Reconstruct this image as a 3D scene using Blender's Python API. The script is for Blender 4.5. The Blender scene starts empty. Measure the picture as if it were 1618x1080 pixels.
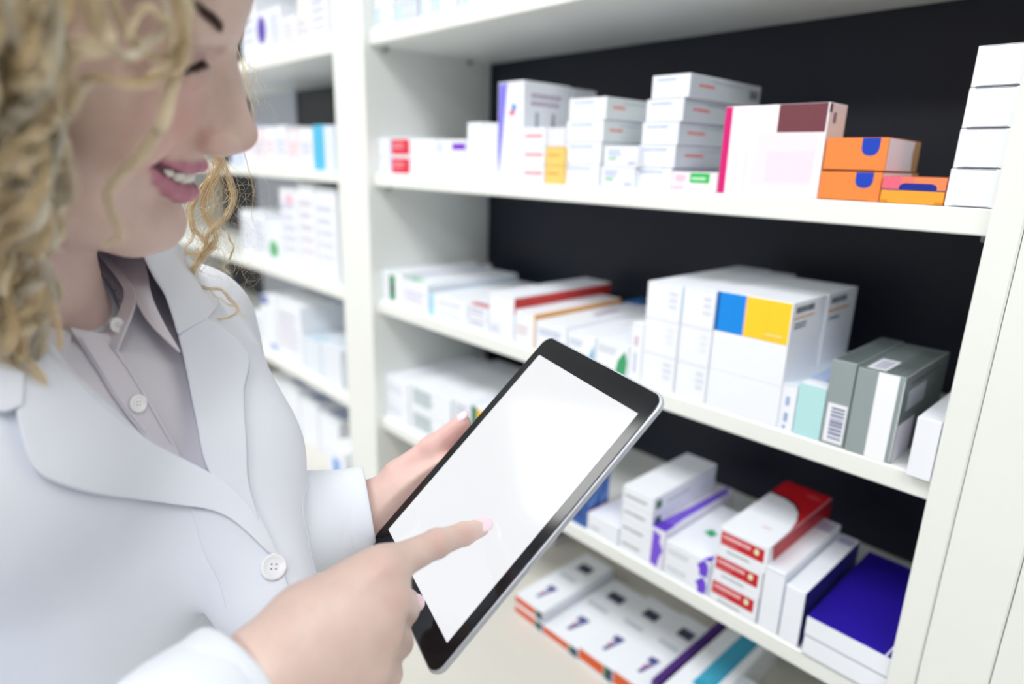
import bpy, math, random
import numpy as np
from mathutils import Vector, Matrix
random.seed(7); rng = np.random.default_rng(7)
scene = bpy.context.scene
C = scene.collection

# ------------------------------------------------------------------ camera
F = 1009.4                                   # focal length in pixels of the 1618 px wide frame
CAM = Vector((0.0, -0.7, 1.45))
CR = Vector((0.677558, 0.735001, 0.026239)); CU = Vector((-0.215293, 0.164101, 0.962663)); CF = Vector((-0.703252, 0.657909, -0.269428))
cam_data = bpy.data.cameras.new('camera'); cam = bpy.data.objects.new('camera', cam_data); C.objects.link(cam)
cam_data.sensor_width = 36.0; cam_data.lens = F / 1618 * 36.0; cam_data.clip_start = 0.02
cam.matrix_world = Matrix(((CR.x, CU.x, -CF.x, CAM.x), (CR.y, CU.y, -CF.y, CAM.y), (CR.z, CU.z, -CF.z, CAM.z), (0, 0, 0, 1)))
cam_data.dof.use_dof = True; cam_data.dof.focus_distance = 0.50
cam_data.dof.aperture_fstop = 2.5
scene.camera = cam

# ------------------------------------------------------------------ world, lamps, exposure
world = bpy.data.worlds.new('world'); scene.world = world; world.use_nodes = True
bg = world.node_tree.nodes['Background']; bg.inputs[0].default_value = (0.93, 0.96, 1.0, 1); bg.inputs[1].default_value = 0.30
scene.view_settings.view_transform = 'Standard'; scene.view_settings.look = 'None'
scene.view_settings.gamma = 1.0; scene.view_settings.use_curve_mapping = False
scene.view_settings.exposure = -0.68

scene.cycles.diffuse_bounces = 8
def area(name, loc, size, sizey, power, col=(1, 1, 1), rot=(0, 0, 0)):
    l = bpy.data.lights.new(name, 'AREA'); l.shape = 'RECTANGLE'; l.size = size; l.size_y = sizey; l.energy = power; l.color = col
    o = bpy.data.objects.new(name, l); C.objects.link(o); o.location = loc; o.rotation_euler = rot
    return o
CEIL = 2.65
PANELS = [(-2.6, -1.05), (-0.9, -1.05), (0.8, -1.05), (-2.6, -2.3), (-0.9, -2.3), (0.8, -2.3)]
for i, (x, y) in enumerate(PANELS):
    area('ceiling_lamp_light', (x, y, CEIL - 0.035), 1.2, 0.6, 29 if y > -1.5 else 22, (0.97, 0.985, 1.0))

# ------------------------------------------------------------------ helpers
def srgb(h):
    if isinstance(h, str):
        h = h.lstrip('#'); c = [int(h[i:i + 2], 16) / 255 for i in (0, 2, 4)]
    else: c = list(h)
    return tuple((x / 12.92 if x <= 0.04045 else ((x + 0.055) / 1.055) ** 2.4) for x in c) + (1.0,)
MATS = {}
def mat(name, col, rough=0.5, metal=0.0, spec=0.5, noise=0.0, nscale=40, bump=0.0, bscale=300, emis=None, sss=0.0, coat=0.0):
    if name in MATS: return MATS[name]
    m = bpy.data.materials.new(name); m.use_nodes = True; nt = m.node_tree; b = nt.nodes['Principled BSDF']
    c = srgb(col); b.inputs['Base Color'].default_value = c; b.inputs['Roughness'].default_value = rough
    b.inputs['Metallic'].default_value = metal; b.inputs['Specular IOR Level'].default_value = spec
    tc = nt.nodes.new('ShaderNodeTexCoord')
    if noise:
        n = nt.nodes.new('ShaderNodeTexNoise'); n.inputs['Scale'].default_value = nscale; n.inputs['Detail'].default_value = 3
        mx = nt.nodes.new('ShaderNodeMix'); mx.data_type = 'RGBA'
        mx.inputs[6].default_value = tuple(x * (1 - noise) for x in c[:3]) + (1,); mx.inputs[7].default_value = tuple(min(1, x * (1 + noise)) for x in c[:3]) + (1,)
        nt.links.new(tc.outputs['Object'], n.inputs['Vector']); nt.links.new(n.outputs['Fac'], mx.inputs[0]); nt.links.new(mx.outputs[2], b.inputs['Base Color'])
    if bump:
        n2 = nt.nodes.new('ShaderNodeTexNoise'); n2.inputs['Scale'].default_value = bscale; n2.inputs['Detail'].default_value = 4
        bp = nt.nodes.new('ShaderNodeBump'); bp.inputs['Strength'].default_value = bump; bp.inputs['Distance'].default_value = 0.001
        nt.links.new(tc.outputs['Object'], n2.inputs['Vector']); nt.links.new(n2.outputs['Fac'], bp.inputs['Height']); nt.links.new(bp.outputs['Normal'], b.inputs['Normal'])
    if emis is not None:
        b.inputs['Emission Color'].default_value = srgb(emis[0]); b.inputs['Emission Strength'].default_value = emis[1]
    if sss:
        b.inputs['Subsurface Weight'].default_value = sss; b.inputs['Subsurface Radius'].default_value = (0.012, 0.005, 0.003); b.inputs['Subsurface Scale'].default_value = 0.6
    if coat: b.inputs['Coat Weight'].default_value = coat
    MATS[name] = m; return m

class MB:
    """collects faces with materials into one mesh"""
    def __init__(s): s.v = []; s.f = []; s.m = []; s.mats = []
    def mi(s, m):
        if m not in s.mats: s.mats.append(m)
        return s.mats.index(m)
    def add(s, vs, fs, m):
        o = len(s.v); k = s.mi(m); s.v += [tuple(v) for v in vs]
        for f in fs: s.f.append([i + o for i in f]); s.m.append(k)
    def box(s, lo, hi, m, bev=0.0):
        x0, y0, z0 = lo; x1, y1, z1 = hi
        if bev <= 0:
            vs = [(x, y, z) for z in (z0, z1) for y in (y0, y1) for x in (x0, x1)]
            s.add(vs, [(0, 2, 3, 1), (4, 5, 7, 6), (0, 1, 5, 4), (2, 6, 7, 3), (0, 4, 6, 2), (1, 3, 7, 5)], m); return
        b = min(bev, (x1 - x0) / 3, (y1 - y0) / 3, (z1 - z0) / 3)
        # chamfered box: three vertices per corner
        idx = {}; vs = []
        for i, (x, sx) in enumerate(((x0, 1), (x1, -1))):
            for j, (y, sy) in enumerate(((y0, 1), (y1, -1))):
                for k, (z, sz) in enumerate(((z0, 1), (z1, -1))):
                    for a in range(3):
                        p = [x + sx * b, y + sy * b, z + sz * b]; p[a] = (x, y, z)[a]
                        idx[i, j, k, a] = len(vs); vs.append(tuple(p))
        fs = []
        for i in (0, 1): fs.append([idx[i, j, k, 0] for j, k in ((0, 0), (1, 0), (1, 1), (0, 1))][::(-1 if i == 0 else 1)])
        for j in (0, 1): fs.append([idx[i, j, k, 1] for i, k in ((0, 0), (0, 1), (1, 1), (1, 0))][::(-1 if j == 0 else 1)])
        for k in (0, 1): fs.append([idx[i, j, k, 2] for i, j in ((0, 0), (1, 0), (1, 1), (0, 1))][::(-1 if k == 0 else 1)])
        for i in (0, 1):
            for j in (0, 1): q = [idx[i, j, 0, 0], idx[i, j, 1, 0], idx[i, j, 1, 1], idx[i, j, 0, 1]]; fs.append(q if (i + j) % 2 else q[::-1])
        for i in (0, 1):
            for k in (0, 1): q = [idx[i, 0, k, 0], idx[i, 0, k, 2], idx[i, 1, k, 2], idx[i, 1, k, 0]]; fs.append(q if (i + k) % 2 else q[::-1])
        for j in (0, 1):
            for k in (0, 1): q = [idx[0, j, k, 1], idx[1, j, k, 1], idx[1, j, k, 2], idx[0, j, k, 2]]; fs.append(q if (j + k) % 2 else q[::-1])
        for i in (0, 1):
            for j in (0, 1):
                for k in (0, 1): q = [idx[i, j, k, a] for a in range(3)]; fs.append(q if (i + j + k) % 2 else q[::-1])
        s.add(vs, fs, m)
    def build(s, name, parent=None, smooth=False):
        me = bpy.data.meshes.new(name); me.from_pydata(s.v, [], s.f)
        for m in s.mats: me.materials.append(m)
        me.polygons.foreach_set('material_index', s.m)
        if smooth: me.polygons.foreach_set('use_smooth', [True] * len(s.f))
        me.validate(); me.update()
        o = bpy.data.objects.new(name, me); C.objects.link(o)
        if parent: o.parent = parent
        return o
def tag(o, label=None, cat=None, group=None, kind=None):
    if label: o['label'] = label
    if cat: o['category'] = cat
    if group: o['group'] = group
    if kind: o['kind'] = kind
    return o
def empty(name, loc=(0, 0, 0)):
    o = bpy.data.objects.new(name, None); C.objects.link(o); o.location = loc; return o
def sbox(name, lo, hi, m, bev=0.0, parent=None, kind=None):
    b = MB(); b.box(lo, hi, m, bev); o = b.build(name, parent)
    if kind: o['kind'] = kind
    return o
def x_at(u, y, z):
    """world x of the point at depth y and height z seen in photo column u"""
    P = Vector((0, y, z)) - CAM; P.x = 0; k = CR * F - CF * (u - 809)
    return -(P.y * k.y + P.z * k.z) / k.x + CAM.x
def z_at(v, x, y):
    P = Vector((x, y, 0)) - CAM; k = CU * F - CF * (540 - v)
    return -(P.x * k.x + P.y * k.y) / k.z + CAM.z
def y_at(u, x, z):
    P = Vector((x, 0, z)) - CAM; k = CR * F - CF * (u - 809)
    return -(P.x * k.x + P.z * k.z) / k.y + CAM.y
def pt(u, v, d):
    """point seen at photo position (u, v), d metres along the viewing axis"""
    return CAM + (CR * ((u - 809) / F) - CU * ((v - 540) / F) + CF) * d

# ------------------------------------------------------------------ materials of the room
CREAM = mat('cream_laminate', '#ecefec', 0.35, noise=0.012, nscale=60, bump=0.02)
CREAM2 = mat('cream_worktop', '#d6d4cd', 0.3, noise=0.015, nscale=30)
BLACK = mat('black_back_panel', '#161b2c', 0.45, spec=0.5, noise=0.15, nscale=6)
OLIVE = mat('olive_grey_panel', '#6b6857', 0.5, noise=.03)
GREYP = mat('pale_grey_panel', '#c9ccda', 0.5)
WALLM = mat('wall_paint', '#eeefef', 0.8, bump=0.05)
FLOORM = mat('floor_vinyl', '#cfcac0', 0.35, noise=0.05, nscale=8)
STEEL = mat('steel_pin', '#a8a8a8', 0.3, metal=1.0)

# ------------------------------------------------------------------ room shell
XL, XR, YB, YF = -4.6, 2.2, 0.36, -4.2
sbox('floor', (XL, YF, -0.05), (XR, YB + 0.1, 0.0), FLOORM, kind='structure')
sbox('ceiling', (XL, YF, CEIL), (XR, YB + 0.1, CEIL + 0.05), WALLM, kind='structure')
sbox('wall_back', (XL, YB, 0.0), (XR, YB + 0.1, CEIL), WALLM, kind='structure')
sbox('wall_left', (XL - 0.1, YF, 0.0), (XL, YB, CEIL), WALLM, kind='structure')
PANEL = mat('lamp_diffuser', '#ffffff', 0.6, emis=('#fffaf2', 3.0))
ALU = mat('white_metal_frame', '#e8e8e8', 0.4)
for i, (x, y) in enumerate(PANELS):
    e = empty('ceiling_lamp', (x, y, CEIL)); tag(e, ['flat rectangular ceiling panel lamp over the aisle, first along the shelves', 'flat rectangular ceiling panel lamp over the aisle, second along the shelves', 'flat rectangular ceiling panel lamp over the aisle, third along the shelves', 'flat rectangular ceiling panel lamp far from the shelves, first of its row', 'flat rectangular ceiling panel lamp far from the shelves, second of its row', 'flat rectangular ceiling panel lamp far from the shelves, third of its row'][i], 'lamp', 'ceiling panel lamps')
    b = MB()
    for lo, hi in (((-.63, -.33, -.03), (.63, -.3, 0)), ((-.63, .3, -.03), (.63, .33, 0)), ((-.63, -.3, -.03), (-.6, .3, 0)), ((.6, -.3, -.03), (.63, .3, 0))): b.box(lo, hi, ALU)
    b.build('frame', e)
    b = MB(); b.box((-.6, -.3, -.02), (.6, .3, -.005), PANEL); b.build('diffuser', e)

# ------------------------------------------------------------------ shelving
Z = 1.45
SH = {1: (Z + .211, Z + .238), 2: (Z - .052, Z - .028), 3: (Z - .314, Z - .290), 4: (Z - .580, Z - .556)}
S5 = Z - .811
FR, BK, PF = 0.0, 0.309, -0.014            # shelf front, back panel, post front
PXL0, PXL1, PXR0, PXR1 = -1.294, -1.172, -.132, -.107
XLL = -2.95
unit = empty('shelving_unit', (-.65, .15, 0)); tag(unit, 'cream open pharmacy shelving bay with black back behind the tablet', 'shelving')
unit2 = empty('shelving_unit', (-2.1, .15, 0)); tag(unit2, 'cream open shelving bay farther away, left of the broad upright, beside the face', 'shelving')
cab = empty('shelving_unit', (.3, .15, 0)); tag(cab, 'plain cream unit side at the right edge of the photo', 'shelving')
def ch(o, par):
    o.parent = par; o.matrix_parent_inverse = Matrix.Translation(par.location).inverted(); return o
TOP = 2.3
def post(x0, x1, name, par, y1=BK):
    ch(sbox(name, (x0, PF, S5), (x1, y1, TOP), CREAM, 0.0015), par)
post(PXL0, PXL1, 'side_panel', unit)
post(PXR0, PXR1, 'side_panel', unit)
post(XLL - .03, XLL, 'side_panel', unit2)
for par, x0, x1 in ((unit, PXL1, PXR0), (unit2, XLL, PXL0)):
    for k, (z0, z1) in list(SH.items()) + [(0, (Z + .50, Z + .526))]:
        ch(sbox('shelf', (x0 + .0005, FR, z0), (x1 - .0005, BK - .002, z1), CREAM, 0.0015), par)
    ch(sbox('back_panel', (x0, BK, SH[4][1]), (x1, BK + .01, TOP), BLACK), par)
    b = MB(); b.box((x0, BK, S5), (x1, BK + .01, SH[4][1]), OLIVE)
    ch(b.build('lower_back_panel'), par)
    ch(sbox('top_panel', (x0, FR, TOP - .03), (x1, BK, TOP), CREAM), par)
for k in (1, 2, 3, 4):   # shelf support pins
    for x, sx in ((PXL1, 1), (PXR0, -1)):
        for y in (.03, .24):
            b = MB(); zz = SH[k][0]
            b.box((min(x, x + sx * .012), y, zz - .008), (max(x, x + sx * .012), y + .006, zz - .0005), STEEL, .001); ch(b.build('shelf_pin'), unit)
ch(sbox('grey_stripe_panel', (-2.55, BK - .008, SH[4][1] + .001), (-2.16, BK - .0005, TOP - .03), GREYP), unit2)
# worktop and base below
base = empty('base_cabinet', (-1.4, 0, 0)); tag(base, 'cream base cabinet with deep worktop below the open shelves', 'cabinet')
ch(sbox('worktop', (XLL - .03, -.36, S5 - .03), (PXR1, BK + .01, S5 - .0005), CREAM2, .002), base)
ch(sbox('plinth', (XLL, -.28, 0.0), (PXR1 - .01, BK, .08), CREAM), base)
for i in range(4):
    x0 = XLL + .01 + i * .7
    d = sbox('door', (x0, -.34, .085), (x0 + .695, -.322, S5 - .035), CREAM, .002); ch(d, base)
    h = sbox('handle', (x0 + .3, -.36, .52), (x0 + .4, -.3405, .53), STEEL, .002, parent=d)
ch(sbox('carcass', (XLL, -.32, .08), (PXR1 - .01, BK, S5 - .031), CREAM), base)
# neighbouring unit at the right
ch(sbox('filler_strip', (PXR1 + .0008, PF, S5 - .6), (-.0508, BK, TOP), CREAM, .0015), cab)
ch(sbox('side_panel', (-.050, PF, 0.0), (.35, BK, TOP), CREAM, .0015), cab)

# ------------------------------------------------------------------ medicine boxes
PAPERS = {}
def paper(col):
    if col not in PAPERS: PAPERS[col] = mat('carton_' + col.strip('#'), col, 0.38, spec=0.4, noise=0.008, nscale=25)
    return PAPERS[col]
W, CW = '#f1f5fd', '#f3f3ee'
def face_pt(fc, w, d, h, x, y, off=0.00018):
    if fc == 'F': return (-w / 2 + x * w, -off, y * h)
    if fc == 'R': return (w / 2 + off, x * d, y * h)
    if fc == 'T': return (-w / 2 + x * w, y * d, h + off)
    if fc == 'L': return (-w / 2 - off, d - x * d, y * h)
def rect(fc, x0, y0, x1, y1, c): return (fc, [(x0, y0), (x1, y0), (x1, y1), (x0, y1)], c)
def dashes(fc, x0, y0, x1, y1, n, c, seed=0, vert=False, fill=.55):
    """rows of small marks that read as unreadable fine print"""
    r = random.Random(seed * 31 + n); out = []
    for i in range(n):
        a = y0 + (y1 - y0) * (i + (1 - fill) / 2) / n; b = a + (y1 - y0) / n * fill; x = x0; end = x1 - r.random() * .25 * (x1 - x0)
        while x < end:
            l = (x1 - x0) * (.03 + .07 * r.random()); e = min(end, x + l)
            out.append(rect(fc, a, x, b, e, c) if vert else rect(fc, x, a, e, b, c)); x = e + (x1 - x0) * .018
    return out
def barcode(fc, x0, y0, x1, y1, n=14, seed=1, c='#30333a'):
    r = random.Random(seed); out = []; y = y0
    ws = [r.choice((1, 1, 2, 3)) for _ in range(2 * n)]; t = sum(ws)
    for i, w in enumerate(ws):
        e = y + (y1 - y0) * w / t
        if i % 2 == 0: out.append(rect(fc, x0, y, x1, e, c))
        y = e
    return out
def circ(fc, cx, cy, rx, ry, c, n=20, a0=0, a1=360):
    return (fc, [(cx + rx * math.cos(math.radians(a0 + (a1 - a0) * i / n)), cy + ry * math.sin(math.radians(a0 + (a1 - a0) * i / n))) for i in range(n + (0 if a1 - a0 >= 360 else 1))], c)
LIGHTM = {}
def carton(w, d, h, col=W, art=(), name='medicine_box', flap=True):
    b = MB(); b.box((-w / 2, 0, 0), (w / 2, d, h), paper(col), 0.0005)
    art = list(art)
    if flap: art += [rect('F', .03, .965, .97, .972, '#a9adb6'), rect('F', .03, .03, .035, .965, '#c9ccd4')]
    for k, (fc, poly, c) in enumerate(art):
        off = 0.0001 + 0.000012 * k
        vs = [face_pt(fc, w, d, h, x, y, min(off, .0006)) for x, y in poly]
        order = list(range(len(vs)))
        if fc in 'L': order = order
        b.add(vs, [order], paper(c))
    return b.build(name)
ORD = {1: ['only'], 2: ['bottom', 'top'], 3: ['bottom', 'middle', 'top'], 4: ['bottom', 'second from bottom', 'third from bottom', 'top'], 5: ['bottom', 'second from bottom', 'middle', 'second from top', 'top']}
def put(o, x, y, z, yaw=0, label='', group=None):
    o.location = (x, y, z); o.rotation_euler = (0, 0, math.radians(yaw)); tag(o, label, 'box', group); return o
def stack(sh, uL, uR, vtop, ys, depth, n, label, col=W, art=(), yaw=0, jit=0.0, z0=None, group=None, ub=None, flap=True, arts=None, dx=None, levels=None):
    """n equal cartons piled up; uL/uR are the photo columns of the front face at its foot, vtop the row of its top left corner"""
    zb = (SH[sh][1] if sh < 5 else S5) if z0 is None else z0
    zb += 0.0004
    y = FR + ys; xl = x_at(uL, y, zb); xr = x_at(uR, y, zb)
    for e in (PXL1, XLL):
        if xl < e + .0015 and xr > e: xl = e + .0015
    if xr > PXR0 - .0015 and xl < PXR0: xr = PXR0 - .0015
    w = xr - xl
    h = (z_at(vtop, xl, y) - zb) / n
    if ub is not None: depth = y_at(ub, xr, zb + h * n) - y
    depth = min(depth, BK - .010 - y)
    out = []
    src = None
    for i in range(n):
        a = art(i) if callable(art) else art
        if arts: a = arts[i]
        if src is None or callable(art) or arts:
            o = carton(w, depth - .0008, h - 0.0005, col, a, flap=flap); src = o
        else: o = src.copy(); C.objects.link(o)
        jx = dx[i] if dx else (random.uniform(-jit, jit) if i else 0)
        lab = label if n == 1 else label.replace('@', (levels or ORD[n])[i])
        put(o, (xl + xr) / 2 + jx, y + (random.uniform(0, jit) if jit else 0), zb + i * h, yaw + (random.uniform(-1, 1) * jit * 400 if i else 0), lab, group)
        out.append(o)
    stack.last = (xl, xr, y, zb, h, w, depth)
    return out
RED, NAVY, ORG, YEL, BLU, MAG = '#c8202c', '#1d1a78', '#e8813a', '#f4b93c', '#1f45bd', '#d81e78'
fine = lambda s=0, c='#9aa6bb': dashes('F', .08, .62, .75, .9, 2, c, s)

# --- upper visible shelf (boxes with their feet at shelf 2)
stack(2, 588, 650, 217, .012, .12, 2, 'red patched white carton, @ of the pair at the left end of the upper shelf', art=[rect('F', .36, .06, .40, .94, '#8fb6ee'), rect('F', .42, .08, .96, .9, '#d9203f')] + dashes('F', .48, .35, .85, .75, 2, '#f4a9b4', 3), group='red patched cartons')
stack(2, 651, 688, 219, .012, .12, 2, 'plain white carton, @ of the pair right beside the red patched cartons')
stack(2, 689, 736, 220, .012, .11, 2, 'white carton with small purple print, @ of the pair left of the tall plain cartons', arts=[dashes('F', .05, .3, .3, .6, 2, '#cfc4e2', 2), [rect('F', .55, .45, .98, .8, '#7a35c9')] + dashes('F', .05, .3, .3, .8, 2, '#c3c9da', 2)])
stack(2, 738, 761, 193, .012, .10, 1, 'upright plain white carton, left one of two left of the purple edged box')
stack(2, 762, 784, 194, .012, .10, 1, 'upright plain white carton touching the purple edged box')
A = [('F', [(0.02, 0.3), (.1, .05), (.16, .3), (.36, .99), (0.02, .99)], '#7f78e6'), circ('F', .62, .74, .1, .045, '#6f94cf'), circ('F', .56, .69, .12, .025, '#ee5a86')] + \
    [('R', [(x, .12), (x + .06, .12), (x + .06, .7), (x, .7)], '#97a1ad') for x in (.25, .6)] + dashes('R', .15, .75, .85, .9, 2, '#b8a6bd', 4)
stack(2, 785, 824, 130, .012, .105, 1, 'tall white carton with a slanting purple left edge on the upper shelf', art=A)
x0, x1, y0, zb, h0, w0, _ = stack.last
put(carton(w0 * .92, .06, h0 * .985, W, [('R', [(.3, .12), (.45, .12), (.45, .7), (.3, .7)], '#8c95a4')]), (x0 + x1) / 2 + .003, y0 + .107, zb, 0, 'tall white carton standing behind the purple edged one')
A = lambda i: [rect('F', .12, .45, .9, .62, '#f2b5bd')] + dashes('F', .12, .4, .92, .66, 1, '#e77f8c', i)
stack(2, 818, 857, 200, .010, .012, 3, 'small white carton with faint red line, @ of the pile in front of the tall purple edged box', art=A, ys=None) if 0 else None
for i in range(3):
    pass
stack(2, 824, 859, 201, .004, .07, 3, 'white carton with faint red line, @ of the pile beside the purple edged box', art=A, jit=.0006)
YB = '#f6cf74'
stack(2, 861, 889, 232, .004, .07, 2, 'small yellow carton, @ one under the pale grey carton', col=YB, art=dashes('F', .12, .45, .85, .7, 1, '#dda94e', 3), group='small yellow cartons')
zt = stack.last[3] + 2 * stack.last[4]
stack(2, 862, 893, 201, .008, .09, 1, 'pale grey carton lying on the two small yellow cartons', col='#e4e5ee', z0=zt, art=())
# four high pile, lower two hidden at the side by green printed cartons
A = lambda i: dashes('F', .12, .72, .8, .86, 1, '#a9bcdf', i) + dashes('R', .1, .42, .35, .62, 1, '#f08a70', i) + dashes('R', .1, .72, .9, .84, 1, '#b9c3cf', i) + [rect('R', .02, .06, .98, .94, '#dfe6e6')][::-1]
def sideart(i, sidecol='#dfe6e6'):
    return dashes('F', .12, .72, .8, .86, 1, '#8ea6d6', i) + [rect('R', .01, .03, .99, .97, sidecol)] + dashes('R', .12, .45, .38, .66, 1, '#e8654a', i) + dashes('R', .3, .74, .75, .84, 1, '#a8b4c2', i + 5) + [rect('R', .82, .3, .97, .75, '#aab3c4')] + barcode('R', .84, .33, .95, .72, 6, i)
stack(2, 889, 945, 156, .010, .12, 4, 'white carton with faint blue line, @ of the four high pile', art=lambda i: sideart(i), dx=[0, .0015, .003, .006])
stack(2, 948, 1000, 230, .002, .055, 2, 'small white carton with green fine print, @ of the pair between the two tall piles', art=lambda i: dashes('F', .12, .5, .6, .85, 2, '#a9b7e0', i) + dashes('F', .15, .3, .45, .48, 1, '#49c26e', i + 3) + dashes('F', .72, .12, .95, .26, 1, '#8f9bd0', i), dx=[0, .004])
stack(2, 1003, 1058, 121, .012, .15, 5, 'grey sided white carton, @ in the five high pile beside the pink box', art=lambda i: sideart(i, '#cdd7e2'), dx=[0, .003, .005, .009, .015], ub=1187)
stack(2, 1059, 1131, 270, .003, .10, 1, 'pale pink carton with a green label at the foot of the five high pile', col='#f6f0f6', art=[rect('F', .42, .45, .84, .95, '#35c05e')] + dashes('F', .46, .55, .8, .8, 1, '#d8f5e0', 2) + dashes('F', .1, .5, .36, .85, 2, '#f2b3d4', 3) + dashes('F', .05, .12, .3, .25, 1, '#d9a3d8', 1))
stack(2, 1133, 1290, 168, .004, .045, 1, 'large upright pale pink box with a magenta edge and a maroon patch', col='#f6eff6', flap=False,
      art=[('F', [(.0, .005), (.075, .005), (.075, .995), (.0, .995)], MAG), rect('F', .545, .70, .985, .997, '#74404a'), rect('F', .36, .12, .93, .69, '#f4e7f1'), rect('F', .48, .16, .92, .5, '#f3dfec'), rect('F', .16, .0, .18, .5, '#f1e2f0'), rect('F', .26, .0, .28, .5, '#f1e2f0'), rect('F', .34, .0, .35, .5, '#f1e2f0'), rect('R', .02, .01, .98, .99, '#ead5dd'), rect('R', .0, .9, .15, .99, '#5d3a42')] + dashes('R', .25, .75, .45, .95, 1, '#8a6f78', 3) + dashes('F', .55, .48, .72, .51, 1, '#fbf2fa', 2))
TABB = [('F', [(.59, .99), (.59, .72), (.60, .60), (.64, .50), (.69, .46), (.75, .45), (.81, .48), (.85, .56), (.87, .68), (.87, .99)], BLU)]
oart = TABB + [rect('R', .01, .02, .8, .98, '#ece9ee'), ('R', [(.8, .02), (.99, .02), (.99, .98), (.8, .98), (.76, .6)], '#c39a6b'), rect('T', .02, .02, .98, .98, '#eebb55'), rect('F', .03, .0, .85, .03, '#b05a24')]
stack(2, 1291, 1387, 269, .004, .11, 1, 'orange fronted carton with a blue round tab standing on the shelf beside the pink box', col='#ee8a45', art=oart, flap=False)
x0, x1, y0, zb, h0, w0, _ = stack.last
o = carton(w0 * .98, .115, (z_at(217, x0, y0) - zb - h0) - .0012, '#ee8a45', oart, flap=False)
put(o, (x0 + x1) / 2 + .001, y0, zb + h0 + .0008, 2.5, 'orange fronted carton with a blue round tab, lying on top of its twin')
stack(2, 1389, 1489, 277, .002, .06, 1, 'flat pink, orange and yellow carton with a navy tab, left of the white pile', col='#f6a63a', flap=False,
      art=[rect('F', .0, .5, 1, 1, '#f0895a'), rect('F', .0, .5, .3, 1, '#ea6a80'), rect('F', .3, .5, .5, 1, '#ee7a6a'), rect('F', 0, .49, 1, .53, '#2a2a80'), ('F', [(.28, .53), (.28, .64), (.31, .72), (.37, .76), (.78, .76), (.84, .72), (.87, .63), (.87, .53)], '#1c2f96'), rect('F', .0, .01, .13, .12, '#d98a22'), rect('F', .87, .01, 1, .12, '#d98a22'), rect('T', .02, .02, .98, .98, '#e8556e'), rect('T', .5, .02, .98, .5, '#f0a050'), rect('R', .0, .5, 1, 1, '#d8305a'), rect('R', 0, .02, 1, .5, '#e07a30')])
wb = [rect('F', .12, .975, .9, .99, '#5d6170'), rect('F', .1, .0, .96, .03, '#474a58'), rect('F', .02, .02, .98, .965, '#f2f5fb'), rect('F', .18, .025, .9, .04, '#8e92a0')]
stack(2, 1491, 1569, 72, .002, .13, 4, 'plain white carton, @ of the pile against the right upright', art=wb, flap=False, dx=[0, .001, .0015, .002])

# --- top shelf, only the feet of its boxes are in the picture
for (a, b, c, lab) in ((588, 622, W, 'white carton at the left end of the top shelf, cut by the photo edge'), (624, 660, '#d5dbe6', 'greyish white carton second on the top shelf'), (664, 680, W, 'narrow white carton third on the top shelf'), (683, 722, '#e3ebf4', 'pale blue white carton fourth on the top shelf'), (726, 772, W, 'wide white carton fifth on the top shelf')):
    stack(1, a, b, -120, .012, .12, 1, lab, col=c, art=[rect('F', .05, .05 + .13 * k, .95, .07 + .13 * k, '#c5cfdf') for k in range(4)] + [rect('F', .1, .05, .3, .2, '#bfe0f0')])

# --- middle shelf (3)
stack(3, 602, 637, 424, .012, .24, 1, 'white carton with a dark green bar, left end of the middle shelf', art=[rect('F', .36, .1, .64, .88, '#3f8a5c'), rect('F', .4, .35, .55, .6, '#4c4c5c'), rect('T', .1, .0, .98, .03, '#cfe0d2'), rect('T', .7, .86, .98, .98, '#8a6a48')])
stack(3, 638, 676, 440, .012, .24, 1, 'white carton with pale lilac print, second on the middle shelf', art=[rect('T', .05, .02, .5, .12, '#6fc48a')] + dashes('F', .1, .2, .9, .7, 3, '#d5cfe8', 2))
stack(3, 678, 738, 462, .012, .24, 2, 'flat white carton with light blue left edge, @ of its pair, middle shelf', art=[rect('F', .0, .0, .14, 1, '#a9dcf3'), rect('T', .0, .0, .06, .98, '#bfe4f3')] + dashes('F', .25, .3, .9, .6, 1, '#bfc6dc', 2))
stack(3, 740, 770, 478, .012, .22, 2, 'flat white carton, @ of the pair left of the red banded box', art=[rect('T', .05, .0, .98, .08, '#c84a58')] + dashes('F', .1, .2, .9, .8, 2, '#b9bcd0', 4))
stack(3, 772, 811, 460, .006, .25, 1, 'white carton with a red band along its side on the middle shelf', art=[rect('R', .0, .62, 1, .97, '#cf3a36')] + dashes('F', .1, .1, .5, .3, 3, '#ccd0de', 4))
stack(3, 813, 844, 488, .006, .22, 1, 'white carton with a thin orange right edge on the middle shelf', art=[rect('F', .93, .0, 1, 1, '#f2bb7a'), rect('R', .0, .85, 1, 1, '#f0b060')] + dashes('F', .1, .3, .7, .6, 2, '#e0c9c9', 4))
stack(3, 846, 893, 505, .006, .24, 1, 'white carton with lilac shape on its lid behind the tablet corner', art=[('T', [(.35, .45), (.7, .4), (.6, .7), (.3, .7)], '#c9c3d8')] + dashes('F', .1, .55, .9, .8, 2, '#a7b3d3', 4))
stack(3, 895, 938, 521, .006, .24, 1, 'white carton with a small blue triangle, second left of the tall white boxes', art=[('F', [(.75, .1), (.98, .1), (.95, .75)], '#58b6dd'), rect('T', .55, .4, .6, .9, '#c8d2e0')] + dashes('F', .08, .55, .6, .8, 2, '#b7c2da', 4))
stack(3, 940, 990, 533, .006, .2, 1, 'white carton with a green leaf shaped mark beside the tall white boxes', art=[('F', [(.62, .05), (.95, .05), (.98, .5), (.9, .82), (.7, .5)], '#3fa06a')] + dashes('F', .08, .6, .7, .85, 2, '#c1c9da', 5))
o = carton(.03, .05, .052, '#2f6fb4', [], flap=False); put(o, x_at(996, .24, SH[3][1]), .235, SH[3][1] + .0004, 0, 'blue carton at the back of the middle shelf, left of the tall white boxes')
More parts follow.
